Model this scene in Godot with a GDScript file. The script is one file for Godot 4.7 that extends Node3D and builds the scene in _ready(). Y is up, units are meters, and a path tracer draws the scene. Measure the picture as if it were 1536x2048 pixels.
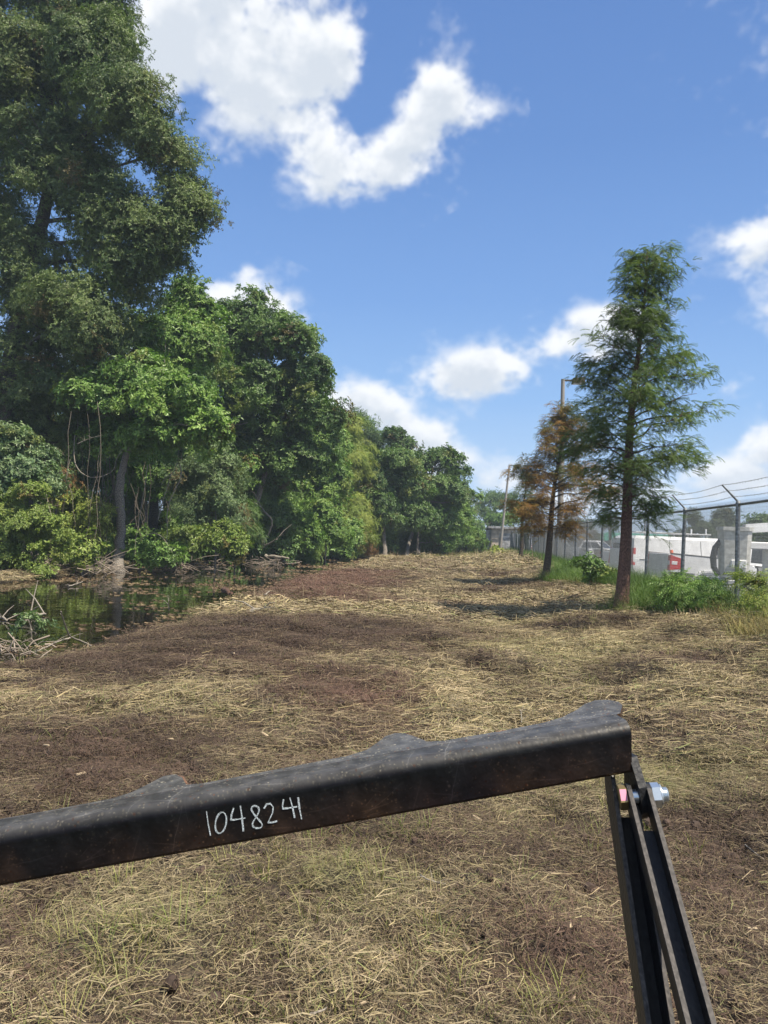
extends Node3D
# Wooded ditch edge, mown clearing, chain link fence and parking lot, seen from the seat of a mower.

const CLOUDS = [[-19.9, 32.45, 7.39, 4.44, 1.0], [-22.61, 30.42, 3.9, 2.59, 0.95], [-15.12, 31.67, 5.65, 3.89, 1.0], [-18.29, 29.65, 3.2, 2.22, 0.8], [-11.67, 29.87, 3.37, 2.96, 1.0], [-9.14, 31.58, 2.12, 1.48, 0.8], [-11.14, 26.81, 3.22, 3.52, 0.95], [-8.81, 25.1, 3.95, 2.22, 0.9], [-5.87, 26.46, 2.51, 1.67, 0.9], [-4.08, 28.3, 3.03, 2.78, 1.0], [-4.18, 30.48, 2.13, 1.67, 1.0], [-2.08, 29.78, 1.24, 1.48, 0.8], [0.19, 29.04, 1.71, 1.04, 0.55], [-18.98, 25.76, 1.79, 1.67, 0.5], [-23.14, 27.68, 2.14, 1.48, 0.45], [-16.62, 18.21, 1.31, 0.67, 0.5], [-16.31, 15.52, 3.11, 1.85, 1.1], [-18.31, 15.86, 1.83, 1.48, 0.9], [-14.29, 15.16, 1.47, 1.3, 0.9], [-8.86, 9.24, 3.5, 1.67, 0.95], [-6.65, 9.7, 2.03, 1.3, 0.9], [-10.66, 7.88, 2.95, 1.85, 0.9], [-5.46, 7.74, 1.85, 1.11, 0.8], [-3.23, 7.81, 2.29, 0.89, 0.85], [-2.04, 5.65, 2.51, 1.41, 0.95], [-4.26, 5.57, 2.22, 1.85, 0.8], [-8.69, 28.8, 2.21, 1.78, -1.3], [-7.04, 31.11, 2.12, 1.48, -0.7], [-20.73, 28.33, 2.14, 1.48, -0.5], [-6.14, 31.98, 2.12, 1.48, -0.5], [0.32, 11.7, 4.05, 1.67, 1.05], [-1.5, 11.13, 2.21, 1.11, 0.8], [1.58, 12.42, 2.02, 1.33, 1.0], [4.35, 11.13, 1.66, 0.56, 0.4], [6.23, 13.92, 2.28, 0.89, 0.85], [8.83, 15.13, 2.57, 1.48, 1.0], [10.25, 13.9, 3.3, 1.48, 0.9], [11.22, 15.55, 1.83, 1.11, 0.7], [19.17, 20.34, 2.36, 1.11, 0.9], [18.91, 18.85, 1.46, 1.67, 0.75], [21.3, 19.48, 2.55, 1.85, 0.9], [17.87, 10.77, 0.88, 0.52, 0.6], [19.93, 7.24, 1.55, 1.19, 0.9], [21.0, 6.23, 2.22, 1.48, 0.9], [17.4, 4.23, 3.15, 1.26, 0.95], [18.62, 4.92, 1.85, 0.96, 0.9], [15.19, 3.69, 2.59, 1.11, 0.8], [3.81, 5.62, 1.63, 0.74, 0.6], [2.78, 4.14, 2.22, 0.89, 0.7], [11.24, 3.09, 4.44, 1.11, 0.7], [6.76, 2.61, 3.7, 0.93, 0.6], [-8.66, 4.3, 7.4, 2.22, 0.6], [-22.36, 12.38, 4.41, 2.22, 0.7], [-29.96, 12.83, 4.41, 2.59, 0.7]]
const TREES = [
	{"n": "live_oak", "l": "tall dark live oak rising out of the top left corner of the view", "c": "tree", "tr": [[-16.61, 0.06, -26.0, 0.42], [-16.5, 4.89, -26.0, 0.36], [-16.18, 9.41, -26.0, 0.3], [-15.41, 12.67, -26.0, 0.22], [-14.81, 15.58, -26.0, 0.15]], "bl": [[-14.62, 19.24, -26.0, 2.18, 1.85, 2.02], [-16.86, 18.2, -26.0, 2.18, 2.35, 2.27], [-13.0, 17.3, -25.0, 1.45, 1.45, 1.45], [-12.03, 15.25, -24.5, 1.43, 1.11, 1.27], [-10.61, 14.2, -25.0, 1.21, 0.73, 0.97], [-14.64, 14.06, -25.5, 2.14, 1.98, 2.06], [-9.65, 12.43, -25.5, 1.32, 0.82, 1.07], [-10.46, 11.02, -25.0, 1.29, 0.97, 1.13], [-12.27, 11.88, -25.0, 1.62, 1.45, 1.54], [-15.84, 10.13, -26.0, 2.18, 2.18, 2.18], [-12.05, 9.98, -25.5, 1.48, 1.32, 1.4], [-13.35, 8.43, -25.0, 1.94, 1.29, 1.62], [-19.67, 14.47, -27.0, 2.79, 4.54, 3.67], [-17.13, 22.88, -27.0, 3.32, 2.09, 2.71], [-14.17, 21.44, -26.0, 1.68, 1.34, 1.51], [-18.89, 23.32, -26.0, 2.69, 2.02, 2.35]], "f": 0, "t": 0, "d": 2.9, "k": 0.6, "g": "", "s": 1.0, "m": 1.3},
	{"n": "pale_leaved_tree", "l": "light green leafy tree between the tall oak and the thick tree with lobed top", "c": "tree", "tr": [[-12.57, 0.51, -30.0, 0.2], [-12.46, 4.55, -30.0, 0.15], [-12.13, 8.62, -30.0, 0.08]], "bl": [[-12.08, 9.85, -30.0, 1.36, 1.16, 1.26], [-11.77, 10.98, -31.0, 0.8, 0.9, 0.85], [-12.54, 8.37, -29.0, 1.69, 1.31, 1.5], [-11.27, 8.23, -30.0, 1.16, 1.36, 1.26], [-11.84, 6.61, -29.0, 2.06, 1.31, 1.69], [-11.07, 9.93, -31.0, 0.6, 1.2, 0.9]], "f": 1, "t": 2, "d": 1.1, "k": 0.5, "g": "", "s": 1.0, "m": 1.0},
	{"n": "lobed_tree", "l": "thick dark green tree with ragged lobed top, leaning trunk and vines", "c": "tree", "tr": [[-14.36, 0.1, -51.32, 0.17], [-10.28, 1.7, -36.0, 0.15], [-9.78, 3.27, -36.0, 0.13], [-9.26, 5.32, -36.0, 0.11], [-9.25, 7.71, -36.0, 0.08], [-9.84, 10.11, -36.0, 0.05]], "bl": [[-11.14, 11.79, -36.0, 1.05, 0.81, 0.93], [-10.11, 10.59, -36.0, 2.21, 1.4, 1.8], [-8.15, 10.12, -35.0, 1.13, 0.79, 0.96], [-7.28, 8.97, -35.0, 0.79, 0.63, 0.71], [-11.81, 10.08, -36.0, 1.4, 1.4, 1.4], [-8.55, 8.45, -36.0, 2.09, 1.4, 1.75], [-10.43, 7.75, -35.0, 1.81, 1.81, 1.81], [-7.31, 6.88, -35.0, 1.36, 1.02, 1.19], [-9.41, 5.79, -36.0, 2.33, 1.63, 1.98], [-11.63, 6.22, -36.0, 1.4, 1.63, 1.51], [-7.91, 4.88, -36.0, 1.63, 1.4, 1.51], [-10.68, 12.52, -36.0, 0.42, 0.42, 0.42]], "f": 1, "t": 1, "d": 1.15, "k": 0.5, "g": "", "s": 1.0, "m": 1.0},
	{"n": "shaded_tree", "l": "dark leafy tree under the live oak at the left edge", "c": "tree", "tr": [[-15.89, 0.24, -27.0, 0.22], [-15.71, 4.13, -27.0, 0.16], [-15.27, 6.74, -27.0, 0.1]], "bl": [[-16.28, 7.47, -27.0, 1.92, 1.4, 1.66], [-13.45, 7.63, -26.0, 1.51, 1.18, 1.34], [-14.3, 6.01, -26.0, 1.85, 1.18, 1.51], [-16.35, 5.61, -26.0, 1.51, 1.01, 1.26], [-12.47, 6.58, -26.0, 1.18, 1.01, 1.09], [-12.64, 5.23, -26.5, 1.37, 1.03, 1.2], [-14.58, 4.71, -27.0, 1.57, 0.7, 1.13]], "f": 0, "t": 0, "d": 1.1, "k": 0.55, "g": "", "s": 1.0, "m": 1.0},
	{"n": "crooked_tree", "l": "tree with a bare crooked grey trunk standing at the water edge", "c": "tree", "tr": [[-11.52, 0.05, -24.93, 0.19], [-11.83, 0.79, -25.6, 0.17], [-11.75, 1.65, -25.6, 0.15], [-11.94, 2.6, -25.6, 0.15], [-11.84, 3.55, -25.6, 0.12], [-11.6, 4.43, -25.6, 0.1], [-11.31, 5.21, -25.6, 0.08], [-11.66, 5.68, -25.6, 0.06]], "bl": [[-11.68, 6.24, -25.1, 1.46, 0.97, 1.22], [-10.04, 5.67, -24.6, 1.43, 0.8, 1.11], [-12.64, 5.62, -24.6, 0.95, 0.8, 0.87], [-9.3, 4.52, -24.6, 0.95, 0.72, 0.83], [-10.71, 4.56, -25.1, 1.14, 0.57, 0.85], [-8.53, 4.9, -24.8, 0.56, 0.64, 0.6], [-12.45, 4.4, -25.6, 0.66, 0.46, 0.56]], "f": 1, "t": 2, "d": 0.85, "k": 0.42, "g": "", "s": 1.0, "m": 0.8},
	{"n": "bright_tree", "l": "bright green bushy tree reaching down to the far end of the pond", "c": "tree", "tr": [[-9.45, 0.42, -44.0, 0.14], [-9.42, 3.31, -44.0, 0.1], [-9.4, 6.22, -44.0, 0.06]], "bl": [[-9.4, 6.22, -44.0, 1.71, 1.71, 1.71], [-10.27, 4.37, -43.0, 1.67, 1.67, 1.67], [-8.42, 3.92, -44.0, 1.42, 1.99, 1.71], [-9.59, 2.12, -43.0, 1.95, 1.39, 1.67], [-8.11, 6.36, -45.0, 1.16, 1.31, 1.24], [-11.06, 2.64, -43.0, 1.25, 1.39, 1.32]], "f": 1, "t": 2, "d": 1.1, "k": 0.5, "g": "", "s": 1.0, "m": 1.0},
	{"n": "tall_willow", "l": "upright yellowish green tree in the middle of the wood edge", "c": "tree", "tr": [[-7.27, 0.0, -50.67, 0.08], [-7.39, 2.03, -50.0, 0.07], [-7.61, 4.97, -50.0, 0.05], [-8.02, 6.93, -50.0, 0.04]], "bl": [[-8.04, 7.59, -50.0, 1.45, 1.62, 1.54], [-6.97, 5.65, -50.0, 1.45, 1.94, 1.7], [-8.1, 4.88, -49.0, 1.58, 1.9, 1.74], [-6.7, 3.04, -50.0, 1.29, 1.62, 1.45], [-8.32, 2.3, -49.0, 1.58, 1.58, 1.58], [-7.3, 1.06, -49.0, 1.58, 0.82, 1.2], [-9.77, 8.48, -52.0, 1.34, 1.68, 1.51]], "f": 2, "t": 3, "d": 1.1, "k": 0.5, "g": "", "s": 1.0, "m": 1.0},
	{"n": "round_dark_tree", "l": "dark round topped tree higher than its neighbours halfway along the wood", "c": "tree", "tr": [[-7.14, 0.25, -60.0, 0.2], [-7.49, 4.15, -60.0, 0.15], [-7.64, 8.07, -60.0, 0.1]], "bl": [[-8.28, 9.23, -60.0, 1.75, 1.55, 1.65], [-6.84, 7.89, -60.0, 1.75, 1.75, 1.75], [-9.21, 7.63, -60.0, 1.55, 1.55, 1.55], [-7.55, 5.71, -60.0, 2.71, 2.33, 2.52], [-5.68, 5.85, -61.0, 1.38, 1.58, 1.48]], "f": 0, "t": 1, "d": 1.2, "k": 0.6, "g": "", "s": 1.0, "m": 1.0},
	{"n": "slim_trunk_tree", "l": "tree with one slim pale trunk at the dry end of the pond", "c": "tree", "tr": [[-5.25, 0.0, -51.36, 0.16], [-5.44, 1.29, -52.0, 0.13], [-5.6, 2.81, -52.0, 0.12], [-5.32, 4.51, -52.0, 0.09]], "bl": [[-5.15, 4.52, -52.0, 1.85, 1.34, 1.6], [-3.84, 3.93, -53.0, 1.54, 1.37, 1.46], [-5.85, 3.44, -51.0, 1.32, 1.15, 1.24], [-4.54, 6.23, -52.0, 1.34, 1.18, 1.26], [-5.07, 2.49, -52.0, 1.01, 0.61, 0.81], [-3.12, 2.93, -53.0, 1.2, 1.03, 1.11]], "f": 1, "t": 1, "d": 1.0, "k": 0.5, "g": "", "s": 1.0, "m": 1.0},
	{"n": "sparse_top_tree", "l": "open crowned tree with large leaves and two leaning trunks", "c": "tree", "tr": [[-3.88, 0.0, -52.26, 0.14], [-4.02, 0.99, -56.0, 0.12], [-3.57, 2.45, -56.0, 0.11], [-3.03, 3.74, -56.0, 0.09], [-2.3, 5.58, -56.0, 0.07], [-1.81, 7.05, -56.0, 0.05]], "bl": [[-2.0, 7.22, -56.0, 1.63, 0.72, 1.18], [-3.07, 6.65, -56.0, 1.01, 0.65, 0.83], [-1.06, 6.16, -56.0, 1.27, 0.8, 1.03], [-2.28, 5.04, -56.0, 2.17, 1.09, 1.63], [-3.89, 4.44, -56.0, 1.09, 0.8, 0.94], [-0.81, 4.18, -56.0, 1.63, 1.27, 1.45], [-2.57, 3.03, -56.0, 2.17, 1.01, 1.59], [-4.84, 8.18, -57.0, 1.11, 0.66, 0.88], [-5.62, 8.9, -57.0, 0.74, 0.37, 0.55]], "f": 1, "t": 1, "d": 0.62, "k": 0.42, "g": "", "s": 1.25, "m": 1.6},
	{"n": "forked_tree", "l": "slender leaning tree crossing behind the two leaning trunks", "c": "tree", "tr": [[-3.18, 0.0, -54.77, 0.1], [-3.42, 1.18, -58.0, 0.09], [-3.15, 1.94, -58.0, 0.08], [-2.81, 3.08, -58.0, 0.07], [-2.41, 4.22, -58.0, 0.05]], "bl": [[-1.94, 3.86, -58.0, 1.69, 1.12, 1.41], [-3.06, 2.34, -59.0, 1.14, 0.84, 0.99], [-0.97, 2.42, -59.0, 1.53, 1.14, 1.33]], "f": 1, "t": 2, "d": 0.9, "k": 0.45, "g": "", "s": 1.0, "m": 1.0},
	{"n": "straight_sapling", "l": "straight pale stemmed young tree right of the leaning trunks", "c": "tree", "tr": [[-3.34, -0.12, -55.0, 0.08], [-3.34, 1.91, -55.0, 0.06], [-3.2, 4.05, -55.0, 0.04]], "bl": [[-1.48, 2.0, -57.0, 1.29, 1.47, 1.38], [-2.18, 1.23, -57.0, 0.92, 0.92, 0.92], [-0.23, 2.82, -59.0, 1.33, 1.53, 1.43]], "f": 1, "t": 2, "d": 1.0, "k": 0.45, "g": "", "s": 1.0, "m": 1.0},
	{"n": "end_tree", "l": "last leafy tree where the wood thins out towards the metal shed", "c": "tree", "tr": [[-2.14, 0.0, -76.1, 0.16], [-1.9, 1.67, -74.0, 0.14], [-1.29, 4.56, -74.0, 0.1]], "bl": [[-1.33, 5.75, -74.0, 1.63, 1.44, 1.53], [-2.23, 4.28, -74.0, 1.72, 1.72, 1.72], [-0.33, 4.15, -75.0, 1.45, 1.65, 1.55], [-0.5, 2.11, -75.0, 1.65, 1.26, 1.45], [-1.8, 1.43, -74.0, 1.63, 0.96, 1.29]], "f": 0, "t": 1, "d": 1.2, "k": 0.7, "g": "", "s": 1.0, "m": 1.0},
	{"n": "open_oak", "l": "hazy open oak with sky showing through, behind the metal shed", "c": "tree", "tr": [[2.86, 0.27, -105.0, 0.35], [3.16, 3.31, -105.0, 0.3], [3.88, 5.69, -105.0, 0.2]], "bl": [[3.51, 6.69, -105.0, 2.04, 1.22, 1.63], [5.63, 6.17, -107.0, 2.42, 1.73, 2.07], [2.18, 5.23, -103.0, 1.6, 1.46, 1.53], [7.35, 5.21, -107.0, 1.94, 1.38, 1.66], [4.6, 4.04, -105.0, 2.71, 0.95, 1.83]], "f": 0, "t": 1, "d": 0.75, "k": 0.8, "g": "", "s": 1.5, "m": 1.5},
	{"n": "far_thicket_tree", "l": "dense green tree behind the shed roof, left of the lamp post", "c": "tree", "tr": [[1.57, 0.16, -95.0, 0.2], [1.53, 1.26, -95.0, 0.15], [1.16, 3.08, -95.0, 0.1]], "bl": [[0.58, 2.44, -95.0, 1.47, 1.47, 1.47], [1.34, 1.5, -95.0, 1.23, 0.98, 1.11], [-0.27, 0.9, -92.0, 1.43, 0.83, 1.13], [4.29, 3.87, -98.0, 2.15, 0.51, 1.33]], "f": 1, "t": 2, "d": 1.1, "k": 0.8, "g": "", "s": 1.5, "m": 1.0},
	{"n": "woodland_tree", "l": "shadowed tree filling the wood behind the left edge", "c": "tree", "tr": [[-31.09, -0.65, -46.0, 0.25], [-31.11, 2.68, -46.0, 0.2], [-31.64, 9.04, -46.0, 0.1]], "bl": [[-31.77, 11.22, -46.0, 4.37, 2.78, 3.58], [-35.17, 7.87, -46.0, 3.43, 3.03, 3.23], [-28.05, 8.03, -46.0, 3.43, 3.03, 3.23], [-31.47, 6.06, -46.0, 5.0, 2.27, 3.64], [-34.79, 1.6, -46.0, 4.37, 2.23, 3.3], [-27.7, 1.69, -46.0, 4.37, 2.08, 3.23], [-31.14, 0.3, -46.0, 6.87, 1.19, 4.03]], "f": 0, "t": 1, "d": 0.9, "k": 0.75, "g": "trees deep in the wood", "s": 1.35, "m": 1.0},
	{"n": "woodland_tree", "l": "shadowed tree behind the crooked grey trunk", "c": "tree", "tr": [[-22.02, -0.2, -42.0, 0.25], [-22.03, 2.79, -42.0, 0.2], [-22.39, 6.79, -42.0, 0.1]], "bl": [[-22.48, 8.51, -42.0, 2.85, 2.24, 2.55], [-24.61, 5.87, -42.0, 2.24, 2.44, 2.34], [-20.11, 5.99, -42.0, 2.24, 2.44, 2.34], [-22.27, 4.43, -42.0, 3.26, 1.83, 2.55], [-24.39, 1.85, -42.0, 2.85, 2.04, 2.44], [-19.9, 1.87, -42.0, 2.85, 1.9, 2.38], [-22.07, 0.65, -42.0, 4.48, 1.09, 2.78]], "f": 0, "t": 1, "d": 0.9, "k": 0.75, "g": "trees deep in the wood", "s": 1.35, "m": 1.0},
	{"n": "woodland_tree", "l": "shadowed tree deep behind the pale leaved tree", "c": "tree", "tr": [[-17.52, -0.06, -44.0, 0.25], [-17.51, 3.04, -44.0, 0.2], [-17.84, 6.58, -44.0, 0.1]], "bl": [[-17.93, 8.36, -44.0, 2.59, 2.35, 2.47], [-19.8, 5.64, -44.0, 2.03, 2.56, 2.3], [-15.81, 5.75, -44.0, 2.03, 2.56, 2.3], [-17.72, 4.14, -44.0, 2.96, 1.92, 2.44], [-19.62, 2.08, -44.0, 2.59, 2.13, 2.36], [-15.64, 2.07, -44.0, 2.59, 1.99, 2.29], [-17.56, 0.82, -44.0, 4.07, 1.14, 2.6]], "f": 0, "t": 1, "d": 0.9, "k": 0.75, "g": "trees deep in the wood", "s": 1.35, "m": 1.0},
	{"n": "woodland_tree", "l": "tall shadowed tree behind the lobed top", "c": "tree", "tr": [[-16.47, -0.13, -50.0, 0.25], [-16.46, 3.36, -50.0, 0.2], [-17.0, 11.39, -50.0, 0.1]], "bl": [[-17.07, 13.01, -50.0, 2.04, 2.13, 2.08], [-18.52, 10.55, -50.0, 1.6, 2.33, 1.96], [-15.42, 10.61, -50.0, 1.6, 2.33, 1.96], [-16.9, 9.17, -50.0, 2.33, 1.75, 2.04], [-18.13, 2.31, -50.0, 2.04, 2.42, 2.23], [-15.04, 2.25, -50.0, 2.04, 2.26, 2.15], [-16.51, 0.87, -50.0, 3.2, 1.29, 2.25]], "f": 0, "t": 1, "d": 0.9, "k": 0.75, "g": "trees deep in the wood", "s": 1.35, "m": 1.0},
	{"n": "woodland_tree", "l": "shadowed tree behind the bright bushy tree", "c": "tree", "tr": [[-13.03, -0.07, -54.0, 0.25], [-13.01, 3.67, -54.0, 0.2], [-13.35, 7.24, -54.0, 0.1]], "bl": [[-13.44, 9.25, -54.0, 2.69, 2.69, 2.69], [-15.31, 6.18, -54.0, 2.11, 2.93, 2.52], [-11.31, 6.29, -54.0, 2.11, 2.93, 2.52], [-13.23, 4.49, -54.0, 3.07, 2.2, 2.64], [-15.15, 2.53, -54.0, 2.69, 2.62, 2.65], [-11.15, 2.49, -54.0, 2.69, 2.44, 2.57], [-13.08, 1.0, -54.0, 4.22, 1.4, 2.81]], "f": 0, "t": 1, "d": 0.9, "k": 0.75, "g": "trees deep in the wood", "s": 1.35, "m": 1.0},
	{"n": "woodland_tree", "l": "shadowed tree behind the upright yellowish tree", "c": "tree", "tr": [[-11.66, -0.16, -62.0, 0.25], [-11.63, 4.11, -62.0, 0.2], [-11.9, 5.73, -62.0, 0.1]], "bl": [[-11.97, 7.52, -62.0, 2.52, 2.42, 2.47], [-13.72, 4.77, -62.0, 1.98, 2.65, 2.31], [-10.01, 4.89, -62.0, 1.98, 2.65, 2.31], [-11.8, 3.27, -62.0, 2.89, 1.98, 2.43], [-13.64, 2.81, -62.0, 2.52, 3.01, 2.77], [-9.92, 2.74, -62.0, 2.52, 2.81, 2.67], [-11.71, 1.05, -62.0, 3.97, 1.6, 2.79]], "f": 0, "t": 1, "d": 0.9, "k": 0.75, "g": "trees deep in the wood", "s": 1.35, "m": 1.0},
	{"n": "woodland_tree", "l": "shadowed tree behind the slim pale trunk", "c": "tree", "tr": [[-7.85, -0.2, -72.0, 0.25], [-7.8, 4.72, -72.0, 0.2], [-8.02, 4.24, -72.0, 0.1]], "bl": [[-8.07, 5.55, -72.0, 2.61, 1.79, 2.2], [-9.88, 3.52, -72.0, 2.05, 1.95, 2.0], [-6.12, 3.65, -72.0, 2.05, 1.95, 2.0], [-7.95, 2.44, -72.0, 2.98, 1.47, 2.22], [-9.87, 3.24, -72.0, 2.61, 3.49, 3.05], [-6.1, 3.14, -72.0, 2.61, 3.26, 2.93], [-7.9, 1.2, -72.0, 4.1, 1.86, 2.98]], "f": 0, "t": 1, "d": 0.9, "k": 0.75, "g": "trees deep in the wood", "s": 1.35, "m": 1.0},
	{"n": "woodland_tree", "l": "shadowed tree behind the leaning trunks", "c": "tree", "tr": [[-3.53, -0.18, -80.0, 0.25], [-3.47, 5.25, -80.0, 0.2], [-3.65, 3.17, -80.0, 0.1]], "bl": [[-3.69, 4.21, -80.0, 2.53, 1.42, 1.98], [-5.45, 2.59, -80.0, 1.99, 1.55, 1.77], [-1.83, 2.72, -80.0, 1.99, 1.55, 1.77], [-3.6, 1.75, -80.0, 2.9, 1.16, 2.03], [-5.48, 3.62, -80.0, 2.53, 3.88, 3.21], [-1.86, 3.5, -80.0, 2.53, 3.62, 3.08], [-3.59, 1.37, -80.0, 3.98, 2.07, 3.03]], "f": 0, "t": 1, "d": 0.9, "k": 0.75, "g": "trees deep in the wood", "s": 1.35, "m": 1.0},
	{"n": "lot_tree", "l": "round grey green tree beyond the parked crew cab truck", "c": "tree", "tr": [[13.22, -0.09, -95.0, 0.25], [13.17, 1.71, -95.0, 0.2], [13.13, 2.91, -95.0, 0.1]], "bl": [[11.95, 2.75, -95.0, 1.6, 1.11, 1.35], [13.71, 3.24, -95.0, 1.47, 1.23, 1.35], [14.92, 2.08, -95.0, 1.35, 1.35, 1.35], [10.8, 1.62, -95.0, 1.47, 1.23, 1.35], [13.18, 1.41, -95.0, 2.46, 0.98, 1.72], [9.31, 1.86, -95.0, 1.47, 1.23, 1.35]], "f": 0, "t": 4, "d": 1.1, "k": 0.8, "g": "", "s": 1.5, "m": 1.0},
	{"n": "lot_tree", "l": "small tree with two pointed tops left of the white lift bucket", "c": "tree", "tr": [[19.99, 0.75, -70.0, 0.2], [19.86, 2.49, -70.0, 0.15], [19.83, 3.58, -70.0, 0.08]], "bl": [[19.83, 3.8, -70.0, 0.5, 0.72, 0.61], [20.15, 2.94, -70.0, 0.81, 0.63, 0.72], [19.32, 2.47, -70.0, 0.63, 0.45, 0.54], [18.69, 2.23, -70.0, 0.72, 0.36, 0.54]], "f": 0, "t": 4, "d": 1.0, "k": 0.5, "g": "", "s": 1.2, "m": 1.0},
	{"n": "lot_tree", "l": "taller loose tree rising behind the white lift bucket", "c": "tree", "tr": [[23.06, 0.83, -72.0, 0.25], [23.1, 2.62, -72.0, 0.18], [23.07, 3.96, -72.0, 0.1]], "bl": [[23.06, 4.41, -72.0, 0.84, 0.61, 0.72], [22.65, 3.59, -72.0, 1.12, 0.74, 0.93], [23.6, 3.44, -72.0, 0.74, 0.65, 0.7], [21.8, 3.02, -72.0, 0.93, 0.56, 0.74]], "f": 0, "t": 4, "d": 1.0, "k": 0.5, "g": "", "s": 1.2, "m": 1.0},
	{"n": "lot_tree", "l": "leafy tree behind the service truck at the right edge", "c": "tree", "tr": [[16.44, 0.57, -46.0, 0.2], [16.42, 1.57, -46.0, 0.15], [16.46, 2.14, -46.0, 0.1]], "bl": [[16.27, 2.05, -46.0, 1.01, 0.59, 0.8], [17.22, 2.31, -46.0, 0.89, 0.83, 0.86], [15.59, 1.82, -46.0, 0.77, 0.48, 0.62], [16.66, 3.0, -46.0, 0.42, 0.3, 0.36], [18.02, 2.62, -46.0, 1.19, 1.19, 1.19]], "f": 1, "t": 1, "d": 1.0, "k": 0.5, "g": "", "s": 1.1, "m": 1.0},
	{"n": "lot_hedge", "l": "low hedge of shrubs along the far side of the parking lot", "c": "hedge", "tr": [[22.23, 0.4, -85.0, 0.1], [22.2, 1.56, -85.0, 0.06]], "bl": [[20.14, 1.59, -85.0, 1.65, 0.55, 1.1], [22.19, 1.88, -85.0, 1.65, 0.66, 1.15], [24.24, 1.86, -85.0, 1.65, 0.66, 1.15], [18.33, 1.41, -85.0, 1.65, 0.55, 1.1], [26.28, 1.94, -85.0, 1.65, 0.77, 1.21]], "f": 0, "t": 4, "d": 1.0, "k": 0.6, "g": "", "s": 1.3, "m": 1.0},
	{"n": "shrub", "l": "yellow green willowy bush overhanging the water at the left edge", "c": "shrub", "tr": [[-12.31, -0.36, -21.0, 0.04], [-12.31, 0.44, -21.0, 0.03], [-12.4, 1.24, -21.0, 0.02]], "bl": [[-12.4, 1.24, -21.0, 0.75, 0.61, 0.68], [-13.19, 1.78, -21.0, 0.61, 0.61, 0.61], [-11.66, 0.56, -20.7, 0.48, 0.35, 0.41], [-12.8, 0.29, -21.0, 0.54, 0.34, 0.44], [-12.44, 2.1, -21.0, 0.46, 0.35, 0.41], [-11.53, 1.27, -20.8, 0.3, 0.27, 0.28], [-11.93, 0.05, -20.7, 0.35, 0.19, 0.27], [-13.29, 0.77, -21.0, 0.46, 0.46, 0.46]], "f": 1, "t": 7, "d": 1.4, "k": 0.3, "g": "", "s": 0.5, "m": 0.6},
	{"n": "shrub", "l": "blue green leafy bush high on the left edge above the yellow green one", "c": "shrub", "tr": [[-13.15, -0.13, -22.0, 0.04], [-13.2, 1.52, -22.0, 0.03], [-13.33, 3.17, -22.0, 0.02]], "bl": [[-13.33, 3.17, -22.0, 0.85, 0.85, 0.85], [-14.02, 2.55, -22.0, 0.85, 0.71, 0.78], [-13.77, 3.77, -22.0, 0.85, 0.43, 0.64], [-12.58, 2.72, -21.7, 0.49, 0.49, 0.49], [-14.7, 3.29, -22.0, 1.0, 1.28, 1.14]], "f": 1, "t": 5, "d": 1.0, "k": 0.3, "g": "", "s": 0.85, "m": 0.6},
	{"n": "shrub", "l": "small round bright green bush left of the crooked trunk", "c": "shrub", "tr": [[-11.52, -0.08, -22.5, 0.04], [-11.5, 0.31, -22.5, 0.03], [-11.56, 0.7, -22.5, 0.02]], "bl": [[-11.56, 0.7, -22.5, 0.44, 0.49, 0.47], [-11.63, 0.37, -22.5, 0.35, 0.26, 0.31]], "f": 1, "t": 7, "d": 1.0, "k": 0.3, "g": "", "s": 0.85, "m": 0.6},
	{"n": "shrub", "l": "ragged olive bush behind the small round bush", "c": "shrub", "tr": [[-13.26, -0.11, -25.0, 0.04], [-13.26, 0.99, -25.0, 0.03], [-13.37, 2.09, -25.0, 0.02]], "bl": [[-13.37, 2.09, -25.0, 0.81, 0.65, 0.73], [-13.87, 1.39, -25.0, 0.65, 0.48, 0.57], [-12.55, 1.61, -25.0, 0.57, 0.65, 0.61], [-13.14, 1.08, -25.0, 0.81, 0.65, 0.73]], "f": 0, "t": 3, "d": 0.8, "k": 0.3, "g": "", "s": 0.85, "m": 0.6},
	{"n": "shrub", "l": "brown withered bush among the left bushes", "c": "shrub", "tr": [[-13.51, -0.1, -24.5, 0.04], [-13.54, 1.38, -24.5, 0.03], [-13.67, 2.86, -24.5, 0.02]], "bl": [[-13.67, 2.86, -24.5, 0.35, 0.41, 0.38], [-13.39, 2.49, -24.5, 0.29, 0.29, 0.29]], "f": 2, "t": 6, "d": 0.7, "k": 0.3, "g": "", "s": 0.85, "m": 0.6},
	{"n": "shrub", "l": "tall grey green bush right of the crooked trunk", "c": "shrub", "tr": [[-9.53, 0.07, -29.0, 0.04], [-9.53, 1.33, -29.0, 0.03], [-9.64, 2.58, -29.0, 0.02]], "bl": [[-9.64, 2.58, -29.0, 1.03, 1.12, 1.08], [-10.29, 3.53, -29.0, 0.94, 0.94, 0.94], [-9.1, 3.76, -29.0, 0.75, 0.75, 0.75], [-10.32, 2.17, -29.0, 0.75, 0.66, 0.7], [-11.47, 3.33, -29.5, 0.86, 0.95, 0.91]], "f": 0, "t": 5, "d": 1.1, "k": 0.38, "g": "", "s": 0.85, "m": 0.6},
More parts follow.
